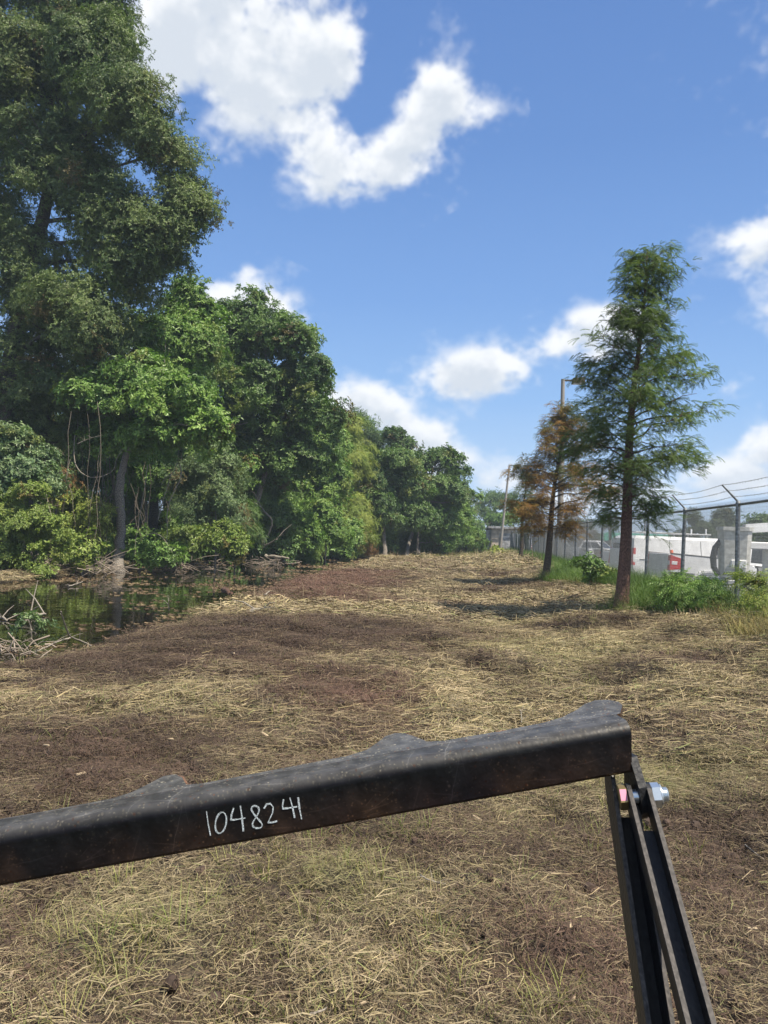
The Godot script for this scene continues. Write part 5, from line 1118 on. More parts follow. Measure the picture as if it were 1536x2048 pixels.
# ---------------------------------------------------------------- vines, sticks, brush
func make_sticks() -> void:
	var wm := [tri_tex(mat(Color(.40, .355, .29), .85), grey(.05, .55, 1.0, 256, 71), Vector3(5, 5, 5)), tri_tex(mat(Color(.13, .065, .04), .9), grey(.05, .55, 1.0, 256, 71), Vector3(5, 5, 5))]
	for s in STICKS:
		var pts := []
		var base := V(s.p[0])
		for p in s.p:
			pts.append(V(p) - base)
		for i in 2:
			var p2 := [pts[0]]
			for j in pts.size() - 1:
				p2.append(pts[j].lerp(pts[j + 1], .3))
				p2.append(pts[j].lerp(pts[j + 1], .7))
			p2.append(pts[-1])
			pts = p2
		var rad := []
		for j in pts.size():
			var f := j / float(pts.size() - 1)
			rad.append(s.r * (1.0 - .55 * f) * rf(.88, 1.12))
			pts[j] += Vector3(rf(-1, 1), rf(-1, 1), rf(-1, 1)) * s.r * .35
		var mb := MB.new()
		mb.tube(pts, rad, 7)
		if s.c in ["branch", "twig"] and pts.size() > 8:
			for q in 3:
				var at_: Vector3 = pts[rng.randi_range(3, pts.size() - 2)]
				var L: float = s.r * rf(12, 22)
				var d := Vector3(rf(-1, 1), rf(.1, .8), rf(-1, 1)).normalized() * L
				mb.tube([at_, at_ + d * .5 + Vector3(0, L * .06, 0), at_ + d], [s.r * .4, s.r * .3, s.r * .12], 5, Color.WHITE, false)
		var o := MeshInstance3D.new()
		o.name = numbered(s.n)
		o.mesh = mb.done()
		o.material_override = wm[s.k]
		add_child(o, true)
		o.position = base
		tag(o, s.l, s.c, s.g)
	# a curtain of thin vines nobody could count, under the crowns
	var vb := MB.new()
	for i in 150:
		var z := -rf(22, 50)
		var x := -12.6 + rf(-1.3, 1.0) + (0.0 if z > -44 else 4.0)
		var top := rf(2.0, 5.5)
		var bot := rf(-.1, 1.6)
		var pts := []
		var sway := Vector3(rf(-.5, .5), 0, rf(-.5, .5))
		for j in 8:
			var f := j / 7.0
			pts.append(Vector3(x, lerpf(top, bot, f), z) + sway * f + Vector3(sin(f * rf(4, 9) + i) * .10, 0, cos(f * 6 + i) * .10))
		vb.tube(pts, [.012, .011, .011, .010, .010, .009, .008, .006], 4, Color.WHITE * rf(.6, 1.3), false)
	var vm := tri_tex(mat(Color(.26, .22, .17), .9), grey(.05, .55, 1.0, 256, 71), Vector3(5, 5, 5))
	vm.vertex_color_use_as_albedo = true
	var vo := structure("vine_curtain", vb, vm)
	vo.set_meta("kind", "stuff")
	tag(vo, "curtain of thin bare vines hanging under the edge of the wood", "vines")
	# heaps of dead sticks on the far bank
	var heaps := [
		["tangled heap of bleached sticks on the bank left of the crooked trunk", Vector3(-12.2, .05, -22.6), Vector3(1.9, .55, .8), 130],
		["brush heap under the yellow green bush at the left edge", Vector3(-13.6, .0, -21.6), Vector3(1.2, .5, .7), 60],
		["grey tangle of twigs at the foot of the hooked vine", Vector3(-10.6, .05, -26.6), Vector3(1.3, .8, .7), 80],
		["low pile of grey branches on the bank beside the pale log", Vector3(-9.0, .05, -34.4), Vector3(1.1, .4, .7), 60],
		["small pile of dead twigs right of the low green weeds", Vector3(-10.3, .0, -29.5), Vector3(1.0, .35, .7), 50],
		["pale root tangle on the near left corner of the pond bank", Vector3(-5.55, -.1, -8.9), Vector3(.55, .16, .35), 46],
	]
	for h in heaps:
		var mb := MB.new()
		for i in h[3]:
			var c: Vector3 = Vector3(rng.randfn() * .5, absf(rng.randfn()) * .4, rng.randfn() * .5) * h[2]
			var d: Vector3 = Vector3(rng.randfn(), rng.randfn() * .35, rng.randfn()).normalized() * rf(.2, .75) * h[2].x * .6
			var r: float = rf(.006, .02) * (.5 + h[2].x * .35)
			var g := rf(.5, 1.25)
			mb.tube([c - d, c + Vector3(0, rf(-.03, .1), 0), c + d], [r, r * .8, r * .4], 4, Color(g, g, g), false)
		var o := MeshInstance3D.new()
		o.name = numbered("brush_pile")
		o.mesh = mb.done()
		var bm := mat(Color(.30, .25, .20), .9)
		bm.vertex_color_use_as_albedo = true
		o.material_override = bm
		o.set_meta("kind", "stuff")
		add_child(o, true)
		var p: Vector3 = h[1]
		p.y = maxf(ground_y(p.x, p.z), -.12)
		o.position = p
		tag(o, h[0], "brush")

# ---------------------------------------------------------------- fence
const FX := 4.35
func make_fence() -> void:
	var o := thing("chain_link_fence", "galvanised chain link fence with barbed wire on angled arms", "fence", Vector3(FX, 0, 0))
	var steel := tri_tex(mat(Color(.30, .32, .33), .5, .5), grey(.03, .7, 1.0, 256, 81), Vector3(2, 2, 2))
	M.steel = steel
	var wire := mat(Color(.36, .375, .38), .55, .2)
	var zs := []
	var z := -3.85
	while z > -52.0:
		zs.append(z)
		z -= 3.05
	var tops := []
	for i in zs.size():
		var gy := ground_y(FX, zs[i])
		var top := Vector3(rf(-.02, .02), .40 * (1.0 - .4 * sm(60, 90, -zs[i])) + 1.83 + rf(-.01, .01), zs[i])
		tops.append(top)
		var mb := MB.new()
		mb.tube([Vector3(rf(-.03, .03), gy - .2, zs[i]), top], [.036, .036], 10)
		mb.lathe([Vector2(.041, -.05), Vector2(.041, .0), Vector2(.03, .03), Vector2(.0, .035)], 10, Transform3D(Basis(), top))
		var p := part("post", mb, steel, o)
		var ab := MB.new()
		ab.tube([top + Vector3(0, .02, 0), top + Vector3(-.26, .29, 0)], [.019, .014], 6)
		part("barb_arm", ab, steel, p)
		if i:
			var rb := MB.new()
			rb.tube([tops[i - 1] + Vector3(.0, -.025, 0), tops[i] + Vector3(0, -.025, 0)], [.022, .022], 8)
			part("top_rail", rb, steel, o)
			var wb := MB.new()
			wb.tube([Vector3(.038, tops[i - 1].y - 1.71, zs[i - 1]), Vector3(.038, tops[i].y - 1.71, zs[i])], [.003, .003], 4, Color.WHITE, false)
			part("tension_wire", wb, wire, o)
	for k in 3:
		var mb := MB.new()
		var f := .3 + .34 * k
		for i in zs.size() - 1:
			var a: Vector3 = tops[i] + Vector3(-.26, .27, 0) * f + Vector3(0, .02, 0)
			var b: Vector3 = tops[i + 1] + Vector3(-.26, .27, 0) * f + Vector3(0, .02, 0)
			var pts := []
			for j in 7:
				var t := j / 6.0
				pts.append(a.lerp(b, t) - Vector3(0, .035 * 4 * t * (1 - t) * rf(.7, 1.2), 0))
			mb.tube(pts, [.0035, .0035, .0035, .0035, .0035, .0035, .0035], 4, Color.WHITE, false)
			if -zs[i] < 36:
				for j in 24:
					var t := (j + .5) / 24.0
					var q: Vector3 = a.lerp(b, t) - Vector3(0, .035 * 4 * t * (1 - t), 0)
					for e in 2:
						var d := Vector3(rf(-1, 1), rf(-1, 1), rf(-.2, .2)).normalized() * .019
						mb.tube([q - d, q + d], [.0022, .0018], 3, Color.WHITE, false)
		part("barbed_wire", mb, wire, o)
	# the woven fabric: one bent wire, hung side by side
	var wb := MB.new()
	var pts := []
	var rad := []
	for i in 69:
		var e := -1.0 if i % 2 == 0 else 1.0
		pts.append(Vector3(.004 * e, .03 + i * .0262, e * .0285))
		rad.append(.0036)
	pts.append(Vector3(.01, .03 + 69 * .0262 + .03, .0)); rad.append(.0019)
	wb.tube(pts, rad, 3, Color.WHITE, false)
	var pl := []
	var pc := PackedColorArray()
	var zz := -3.9
	while zz > -51.6:
		pl.append(Transform3D(Basis(), Vector3(.045, .40 * (1.0 - .4 * sm(60, 90, -zz)) + .01, zz)))
		pc.append(Color.WHITE)
		zz -= .0525
	scatter("wire_mesh", wb.done(), wire, pl, pc, o)
	# farther on the fence is clad in ribbed metal sheets, some of them leaning
	var s := thing("sheet_metal_fence", "grey ribbed metal sheet fence with leaning posts, between the chain link and the shed", "fence", Vector3(FX, 0, -52))
	var sheet := tri_tex(mat(Color(.36, .375, .39), .5, .3), grey(.02, .75, 1.0, 256, 82), Vector3(.8, .8, .8))
	var zc := 0.0
	var i := 0
	while zc > -23:
		var mb := MB.new()
		var gy := ground_y(FX, -52 + zc)
		var hgt := 1.75 + .16 * sin(i * .9) + rf(-.06, .06)
		var prof := PackedVector2Array()
		for j in 9:
			prof.append(Vector2(-.9 * j / 8.0, .03 if j % 2 else 0.0))
		var lean := rf(-.08, .05)
		for j in 8:
			var a := Vector3(prof[j].y, gy - .1, zc + prof[j].x)
			var b := Vector3(prof[j + 1].y, gy - .1, zc + prof[j + 1].x)
			var up := Vector3(lean, hgt, 0)
			mb.slab(b, a, a + up, b + up, .004)
		part("metal_sheet", mb, sheet, s)
		if i % 3 == 0:
			var pb := MB.new()
			pb.tube([Vector3(-.09, gy - .2, zc), Vector3(-.09 + rf(-.25, .15), gy + hgt + .15, zc + rf(-.3, .3))], [.035, .035], 8)
			part("post", pb, steel, s)
		zc -= .91
		i += 1

# ---------------------------------------------------------------- lamps, shed, far things
func make_lamp(label: String, base: Vector3, top: Vector3, r0: float, r1: float, hx: float) -> void:
	var o := thing("lamp_post", label, "lamp post", base)
	var conc := tri_tex(mat(Color(.36, .34, .31), .85), grey(.05, .7, 1.0, 256, 91), Vector3(2, 2, 2))
	var dark := tri_tex(mat(Color(.10, .07, .045), .55), grey(.05, .7, 1.0, 256, 91), Vector3(2, 2, 2))
	var d := top - base
	var mb := MB.new()
	mb.tube([Vector3(0, -.3, 0), d * .5, d], [r0, lerpf(r0, r1, .5), r1], 12)
	part("pole", mb, conc, o)
	var ab := MB.new()
	ab.box(d + Vector3(.22, -.06, 0), Vector3(.5, .08, .08), .01)
	part("arm", ab, dark, o)
	var lb := MB.new()
	var c := d + Vector3(.42 + hx * .5, -.07, 0)
	var w := hx * .5
	lb.hull([c + Vector3(-w, -.13, -.25), c + Vector3(w, -.13, -.25), c + Vector3(w, -.13, .25), c + Vector3(-w, -.13, .25)], [c + Vector3(-w * .85, .10, -.22), c + Vector3(w * .9, .16, -.22), c + Vector3(w * .9, .16, .22), c + Vector3(-w * .85, .10, .22)])
	var head := part("lamp_head", lb, dark, o)
	var gb := MB.new()
	gb.box(c + Vector3(0, -.145, 0), Vector3(hx * .8, .03, .4), .01)
	part("lens", gb, mat(Color(.45, .45, .42), .2), head)

func make_shed() -> void:
	var o := thing("metal_shed", "beige metal shed with ribbed grey side wall and low sloped roof", "shed", Vector3(2.6, -.1, -78))
	var beige := tri_tex(mat(Color(.62, .54, .44), .75), grey(.02, .8, 1.0, 256, 95), Vector3(.5, .5, .5))
	var side := tri_tex(mat(Color(.46, .47, .48), .6, .2), grey(.02, .75, 1.0, 256, 95), Vector3(.5, .5, .5))
	var L := 9.5
	var D := 16.0
	var mb := MB.new()
	mb.box(Vector3(L * .5, 1.35, -.06), Vector3(L, 2.7, .12), .01)
	part("front_wall", mb, beige, o)
	mb = MB.new()
	mb.box(Vector3(L, 1.3, -D * .5), Vector3(.12, 2.6, D), .01)
	mb.box(Vector3(L * .5, 1.2, -D), Vector3(L, 2.4, .12), .01)
	part("back_wall", mb, side, o)
	for i in 18:
		mb = MB.new()
		var z0 := -.14 - i * .88
		mb.box(Vector3(-.0, 1.27, z0 - .42), Vector3(.06, 2.54, .84), .0)
		for j in 3:
			mb.box(Vector3(-.045, 1.27, z0 - .16 - j * .26), Vector3(.035, 2.53, .05), .008)
		part("wall_panel", mb, side, o)
	for i in 12:
		mb = MB.new()
		var x0 := -.3 + i * .85
		mb.slab(Vector3(x0, 2.78, .35), Vector3(x0 + .85, 2.78, .35), Vector3(x0 + .85, 2.62, -D - .3), Vector3(x0, 2.62, -D - .3), .05)
		mb.slab(Vector3(x0 + .03, 2.832, .35), Vector3(x0 + .09, 2.832, .35), Vector3(x0 + .09, 2.672, -D - .3), Vector3(x0 + .03, 2.672, -D - .3), .03)
		part("roof_panel", mb, side, o)
	mb = MB.new()
	mb.box(Vector3(L * .5, 2.72, .40), Vector3(L + .7, .20, .06), .01)
	part("fascia", mb, tri_tex(mat(Color(.42, .43, .44), .55, .2), grey(.02, .75, 1.0, 256, 95), Vector3(.5, .5, .5)), o)
	for k in 3:
		mb = MB.new()
		mb.box(Vector3(1.9 + k * 2.7, 1.08, .025), Vector3(2.2, 2.16, .05), .01)
		var d := part("roller_door", mb, side, o)
		for j in 12:
			var sb := MB.new()
			sb.box(Vector3(1.9 + k * 2.7, .10 + j * .175, .06), Vector3(2.14, .15, .02), .006)
			part("slat", sb, side, d)

func make_far() -> void:
	var o := thing("green_roofed_building", "low building with green metal roof beyond the parking lot", "building", Vector3(21.0, -.3, -130))
	var wall := tri_tex(mat(Color(.45, .43, .40), .85), grey(.02, .8, 1.0, 256, 95), Vector3(.3, .3, .3))
	var green := mat(Color(.05, .26, .17), .45)
	var mb := MB.new()
	mb.box(Vector3(9, 1.1, -5), Vector3(18, 2.2, 10), .02)
	part("wall", mb, wall, o)
	var rb := MB.new()
	rb.hull([Vector3(-.8, 2.2, .8), Vector3(18.8, 2.2, .8), Vector3(18.8, 2.2, -10.8), Vector3(-.8, 2.2, -10.8)], [Vector3(3, 3.6, -4.5), Vector3(15, 3.6, -4.5), Vector3(15, 3.6, -5.5), Vector3(3, 3.6, -5.5)])
	var roof := part("roof", rb, green, o)
	for i in 22:
		var sb := MB.new()
		var x := -.5 + i * .9
		var xt := clampf(x, 3.0, 15.0)
		sb.tube([Vector3(x, 2.24, .8), Vector3(lerpf(x, xt, 1.0), 3.63, -4.5)], [.06, .06], 4)
		part("seam", sb, green, roof)
	for i in 5:
		var wb := MB.new()
		wb.box(Vector3(2 + i * 3.4, 1.2, .02), Vector3(1.4, 1.0, .06), .01)
		var w := part("window", wb, wall, o)
		var gb := MB.new()
		gb.box(Vector3(2 + i * 3.4, 1.2, .06), Vector3(1.2, .8, .03), 0)
		part("pane", gb, M.glass, w)
	# palm
	var p := thing("cabbage_palm", "single fan palm standing behind the parked trucks", "palm tree", Vector3(15.9, -.3, -88))
	var tb := MB.new()
	var tp := []
	var tr := []
	for i in 12:
		tp.append(Vector3(.12 * sin(i * .3), i * .37, 0)); tr.append(.19 - .004 * i + (.02 if i % 2 else 0.0))
	tb.tube(tp, tr, 10)
	part("trunk", tb, M.bark, p)
	var fm := leafy(.5)
	for i in 26:
		var fb := MB.new()
		var a := i * 2.4
		var el := lerpf(1.2, -.9, i / 25.0)
		var dir := Vector3(cos(a) * cos(el), sin(el), sin(a) * cos(el))
		var hub := Vector3(.04, 4.1, 0)
		var c := hub + dir * .75
		fb.tube([hub, c], [.02, .014], 4, Color(.08, .12, .04))
		var s := dir.cross(Vector3.UP).normalized()
		var u := s.cross(dir)
		for j in 13:
			var w := lerpf(-1.35, 1.35, j / 12.0)
			var d := (dir * cos(w) + s * sin(w) + Vector3(0, -.18, 0)).normalized()
			leaf(fb, c, d, u, rf(.5, .68), .07, (Color(.06, .10, .03) if i < 20 else Color(.16, .12, .05)) * rf(.7, 1.2))
		part("frond", fb, fm, p)
	var pb := MB.new()
	pb.tube([Vector3(0, -.1, 0), Vector3(.05, 4.1, 0)], [.05, .04], 8)
	var q := MeshInstance3D.new()
	q.name = numbered("steel_pole")
	q.mesh = pb.done()
	q.material_override = M.steel
	add_child(q, true)
	q.position = Vector3(9.6, -.3, -43)
	tag(q, "thin plain steel pole rising behind the white van", "pole")

# ---------------------------------------------------------------- vehicles
func arch(cx: float, y: float, r: float) -> PackedVector2Array:    # a wheel arch, from rear to front, as seen from the side
	var out := PackedVector2Array()
	for i in 9:
		var a := PI - PI * i / 8.0
		out.append(Vector2(cx + cos(a) * r, y + sin(a) * r))
	return out

func wheel(o: Node3D, x: float, z: float, r := .39) -> void:
	var side := signf(z)
	var xf := Transform3D(Basis(Vector3.RIGHT, PI * .5 * side), Vector3(x, r, z))
	var tb := MB.new()
	tb.lathe([Vector2(r * .62, -.13), Vector2(r * .92, -.125), Vector2(r, -.09), Vector2(r, .09), Vector2(r * .92, .125), Vector2(r * .62, .12)], 24, xf)
	var w := part("wheel", tb, M.rubber, o)
	var rb := MB.new()
	rb.lathe([Vector2(r * .63, -.1), Vector2(r * .63, .11), Vector2(r * .58, .11), Vector2(r * .5, .05), Vector2(r * .2, .07), Vector2(0, .075)], 20, xf)
	part("rim", rb, M.alloy, w)

func window(o: Node3D, a: Vector3, b: Vector3, c: Vector3, d: Vector3) -> void:
	var mb := MB.new()
	mb.slab(a, b, c, d, .006)
	part("window", mb, M.glass, o)

func cab(o: Node3D, x0: float, x1: float, xt0: float, xt1: float, y0: float, y1: float, w0: float, w1: float, doors: int) -> void:
	# a greenhouse: rear, front, and their tops; half widths below and above
	var lo := [Vector3(x0, y0, -w0), Vector3(x1, y0, -w0), Vector3(x1, y0, w0), Vector3(x0, y0, w0)]
	var hi := [Vector3(xt0, y1, -w1), Vector3(xt1, y1, -w1), Vector3(xt1, y1, w1), Vector3(xt0, y1, w1)]
	var mb := MB.new()
	mb.hull(lo, hi)
	mb.hull(hi, [hi[0] + Vector3(.12, .05, .12), hi[1] + Vector3(-.16, .05, .12), hi[2] + Vector3(-.16, .05, -.12), hi[3] + Vector3(.12, .05, -.12)])
	part("cab", mb, M.white, o)
	for s in [-1.0, 1.0]:
		var A := Vector3(x0, y0, w0 * s)
		var B := Vector3(x1, y0, w0 * s)
		var C := Vector3(xt1, y1, w1 * s)
		var D := Vector3(xt0, y1, w1 * s)
		for k in doors:
			var u0 := .06 + k * (.88 / doors) + .02
			var u1 := .06 + (k + 1) * (.88 / doors) - .02
			var P := func(u: float, v: float) -> Vector3: return A.lerp(B, u).lerp(D.lerp(C, u), v)
			if s > 0:
				window(o, P.call(u0, .12), P.call(u1, .12), P.call(u1, .84), P.call(u0, .84))
			else:
				window(o, P.call(u1, .12), P.call(u0, .12), P.call(u0, .84), P.call(u1, .84))
	var F := func(u: float, v: float) -> Vector3: return (lo[2].lerp(lo[1], u)).lerp(hi[2].lerp(hi[1], u), v)
	window(o, F.call(.06, .1), F.call(.94, .1), F.call(.92, .9), F.call(.08, .9))
	var Bk := func(u: float, v: float) -> Vector3: return (lo[0].lerp(lo[3], u)).lerp(hi[0].lerp(hi[3], u), v)
	window(o, Bk.call(.08, .2), Bk.call(.92, .2), Bk.call(.9, .85), Bk.call(.1, .85))

func part_box(called: String, o: Node3D, at: Vector3, size: Vector3, m: Material, bev := .02) -> MeshInstance3D:
	var mb := MB.new()
	mb.box(at, size, bev)
	return part(called, mb, m, o)

func pickup(label: String, at: Vector3, yaw: float, tilt := 0.0, group := "") -> Node3D:
	var o := thing("pickup_truck", label, "pickup truck", at, yaw, group)
	o.rotation.z = tilt
	var out := PackedVector2Array([Vector2(-2.85, .52), Vector2(-2.28, .50)])
	out.append_array(arch(-1.75, .46, .50))
	out.append_array([Vector2(-1.2, .42), Vector2(1.15, .42)])
	out.append_array(arch(1.68, .46, .50))
	out.append_array([Vector2(2.75, .5), Vector2(2.85, .62), Vector2(2.83, 1.05), Vector2(2.62, 1.17), Vector2(1.25, 1.27), Vector2(-.78, 1.27), Vector2(-.78, .88), Vector2(-2.85, .88)])
	var mb := MB.new()
	mb.prism(out, -.95, .95)
	part("body", mb, M.white, o)
	for s in [-1.0, 1.0]:
		mb = MB.new()
		mb.box(Vector3(-1.82, 1.12, s * .915), Vector3(2.06, .50, .08), .02)
		part("bed_side", mb, M.white, o)
		mb = MB.new()
		mb.box(Vector3(-1.82, 1.385, s * .915), Vector3(2.08, .03, .10), .01)
		part("bed_rail", mb, M.black, o)
		mb = MB.new()
		var arc := arch(-1.75, .46, .56)
		var inner := arch(-1.75, .46, .50)
		inner.reverse()
		arc.append_array(inner)
		mb.prism(arc, s * .95 - .02, s * .95 + .025 * s + .02)
		part("wheel_arch_trim", mb, M.white, o)
		wheel(o, -1.75, s * .83)
		wheel(o, 1.68, s * .83)
		# wrap-around tail lamp with a white reversing lamp between red ones
		mb = MB.new()
		mb.hull([Vector3(-2.87, .92, s * .80), Vector3(-2.52, .98, s * .962), Vector3(-2.86, .92, s * .962), Vector3(-2.875, .92, s * .9)], [Vector3(-2.87, 1.32, s * .80), Vector3(-2.46, 1.24, s * .962), Vector3(-2.86, 1.34, s * .962), Vector3(-2.875, 1.32, s * .9)])
		var tl := part("tail_light", mb, M.red, o)
		mb = MB.new()
		mb.box(Vector3(-2.876, 1.12, s * .88), Vector3(.02, .12, .13), .005)
		mb.box(Vector3(-2.74, 1.13, s * .958), Vector3(.16, .10, .02), .005)
		part("reversing_light", mb, M.lamp_white, tl)
		mb = MB.new()
		mb.box(Vector3(2.80, .93, s * .75), Vector3(.12, .2, .36), .03)
		part("headlight", mb, M.lamp_white, o)
		mb = MB.new()
		mb.box(Vector3(.93, 1.42, s * 1.07), Vector3(.10, .22, .2), .03)
		part("mirror", mb, M.black, o)
		for x in [-.35, .55]:
			mb = MB.new()
			mb.box(Vector3(x, 1.12, s * .96), Vector3(.18, .04, .03), .01)
			part("door_handle", mb, M.black, o)
	part_box("tailgate", o, Vector3(-2.83, 1.12, 0), Vector3(.07, .50, 1.62), M.white)
	part_box("bumper", o, Vector3(-2.93, .56, 0), Vector3(.16, .18, 1.75), M.chrome, .03)
	part_box("bumper", o, Vector3(2.88, .58, 0), Vector3(.16, .22, 1.85), M.chrome, .03)
	part_box("grille", o, Vector3(2.85, .88, 0), Vector3(.05, .26, 1.1), M.black)
	cab(o, -.80, 1.28, -.62, .55, 1.27, 1.88, .93, .74, 2)
	return o

func make_cone(label: String, at: Vector3, k := 1.0) -> void:
	var o := thing("traffic_cone", label, "traffic cone", at)
	var mb := MB.new()
	mb.lathe([Vector2(.15 * k, .03), Vector2(.145 * k, .05), Vector2(.035 * k, .70 * k), Vector2(.0, .71 * k)], 16)
	part("cone", mb, M.orange, o)
	part_box("base", o, Vector3(0, .018, 0), Vector3(.36, .035, .36) * k, M.orange, .01)

func make_vehicles() -> void:
	var dirt := grey(.012, .93, 1.0, 256, 97)
	M.white = tri_tex(mat(Color(.84, .85, .86), .32), dirt, Vector3(.7, .7, .7))
	M.white.clearcoat_enabled = true
	M.white.clearcoat = .5
	M.black = mat(Color(.02, .02, .022), .5)
	M.rubber = mat(Color(.02, .02, .02), .85)
	M.alloy = mat(Color(.45, .46, .47), .35, .7)
	M.chrome = mat(Color(.55, .56, .57), .25, .8)
	M.red = mat(Color(.50, .02, .015), .2)
	M.orange = mat(Color(.75, .14, .02), .5)
	M.lamp_white = mat(Color(.75, .75, .75), .15)
	M.tan = tri_tex(mat(Color(.26, .19, .12), .7), dirt, Vector3(2, 2, 2))
	pickup("white pickup with red wrap around tail light, parked behind the near fence posts", Vector3(8.35, -.27, -23.4), .10, -.06)
	pickup("white pickup seen from behind with an orange cone, half hidden by the large cypress trunk", Vector3(9.3, -.27, -42.2), .95)
	pickup("white crew cab pickup seen from the side, facing right", Vector3(10.2, -.27, -63), -.55)
	pickup("white pickup mostly hidden behind the crew cab", Vector3(9.3, -.27, -76), -.5)
	make_cone("orange cone standing in the bed of the near pickup", Vector3(6.05, .63, -23.5), 1.05)
	make_cone("small orange cone on the tail of the pickup behind the large cypress", Vector3(8.05, .63, -40.7), 1.0)
	# cargo van
	var o := thing("cargo_van", "long white cargo van with roof rack, parked beyond the near pickup", "van", Vector3(8.95, -.27, -33.2), .32)
	var out := PackedVector2Array([Vector2(-2.75, .42), Vector2(-2.2, .42)])
	out.append_array(arch(-1.65, .42, .46))
	out.append_array([Vector2(-1.1, .36), Vector2(1.3, .36)])
	out.append_array(arch(1.85, .42, .46))
	out.append_array([Vector2(2.75, .42), Vector2(2.85, .6), Vector2(2.8, .95), Vector2(2.35, 1.18), Vector2(-2.78, 1.18)])
	var mb := MB.new()
	mb.prism(out, -.98, .98)
	part("body", mb, M.white, o)
	mb = MB.new()
	mb.hull([Vector3(-2.78, 1.18, -.98), Vector3(2.3, 1.18, -.98), Vector3(2.3, 1.18, .98), Vector3(-2.78, 1.18, .98)], [Vector3(-2.68, 2.0, -.86), Vector3(1.45, 2.0, -.86), Vector3(1.45, 2.0, .86), Vector3(-2.68, 2.0, .86)])
	mb.hull([Vector3(-2.68, 2.0, -.86), Vector3(1.45, 2.0, -.86), Vector3(1.45, 2.0, .86), Vector3(-2.68, 2.0, .86)], [Vector3(-2.5, 2.12, -.66), Vector3(1.2, 2.12, -.66), Vector3(1.2, 2.12, .66), Vector3(-2.5, 2.12, .66)])
	part("upper_body", mb, M.white, o)
	for s in [-1.0, 1.0]:
		wheel(o, -1.65, s * .85, .36)
		wheel(o, 1.85, s * .85, .36)
		mb = MB.new()
		mb.hull([Vector3(-2.80, .95, s * .84), Vector3(-2.70, .95, s * .99), Vector3(-2.79, .95, s * .99), Vector3(-2.81, .95, s * .9)], [Vector3(-2.74, 1.62, s * .80), Vector3(-2.64, 1.62, s * .93), Vector3(-2.73, 1.62, s * .93), Vector3(-2.75, 1.62, s * .88)])
		part("tail_light", mb, M.red, o)
		mb = MB.new()
		mb.box(Vector3(-2.80, 1.02, s * .42), Vector3(.05, 1.1, .78), .02)
		var dr := part("rear_door", mb, M.white, o)
		mb = MB.new()
		var a := Vector3(-2.785, 1.3, s * .42)
		mb.slab(a + Vector3(-.01, 0, -.3), a + Vector3(-.01, 0, .3), a + Vector3(.06, .5, .27), a + Vector3(.06, .5, -.27), -.02)
		part("window", mb, M.glass, dr)
		var p0 := Vector3(1.0, 1.24, s * .976)
		var p1 := Vector3(1.95, 1.24, s * .976)
		var p2 := Vector3(1.42, 1.9, s * .88)
		var p3 := Vector3(1.0, 1.9, s * .88)
		if s > 0:
			window(o, p0, p1, p2, p3)
		else:
			window(o, p1, p0, p3, p2)
		mb = MB.new()
		mb.tube([Vector3(-2.5, 2.26, s * .62), Vector3(.9, 2.26, s * .62)], [.025, .025], 6)
		part("rack_rail", mb, M.alloy, o)
		mb = MB.new()
		mb.box(Vector3(1.75, 1.35, s * 1.08), Vector3(.1, .3, .2), .03)
		part("mirror", mb, M.black, o)
	window(o, Vector3(2.28, 1.24, .85), Vector3(2.28, 1.24, -.85), Vector3(1.52, 1.95, -.76), Vector3(1.52, 1.95, .76))
	for s in [-1.0, 1.0]:
		for x in [-1.15, .25, .98]:
			mb = MB.new()
			mb.slab(Vector3(x, 1.19, s * .978), Vector3(x + .02, 1.19, s * .978), Vector3(x + .02, 1.96, s * .868), Vector3(x, 1.96, s * .868), .006 * s)
			mb.box(Vector3(x + .01, .80, s * .98), Vector3(.02, .72, .012), 0)
			part("door_seam", mb, M.black, o)
		mb = MB.new()
		mb.box(Vector3(-1.2, 1.17, s * .985), Vector3(2.6, .035, .02), .005)
		part("door_track", mb, M.black, o)
		mb = MB.new()
		mb.box(Vector3(-.2, .62, s * .985), Vector3(3.2, .10, .03), .01)
		part("rub_strip", mb, M.black, o)
	for x in [-2.3, -.8, .7]:
		mb = MB.new()
		mb.tube([Vector3(x, 2.0, -.7), Vector3(x, 2.26, -.62), Vector3(x, 2.26, .62), Vector3(x, 2.0, .7)], [.022, .022, .022, .022], 6)
		part("rack_bar", mb, M.alloy, o)
	part_box("rack_stop", o, Vector3(.75, 2.36, .5), Vector3(.06, .26, .06), M.white, .01)
	part_box("rack_stop", o, Vector3(.75, 2.36, -.5), Vector3(.06, .26, .06), M.white, .01)
	part_box("bumper", o, Vector3(-2.84, .45, 0), Vector3(.14, .2, 1.9), M.black, .03)
	part_box("headlight", o, Vector3(2.72, .95, .72), Vector3(.2, .22, .34), M.lamp_white, .04)
	part_box("headlight", o, Vector3(2.72, .95, -.72), Vector3(.2, .22, .34), M.lamp_white, .04)
	make_bucket_truck()

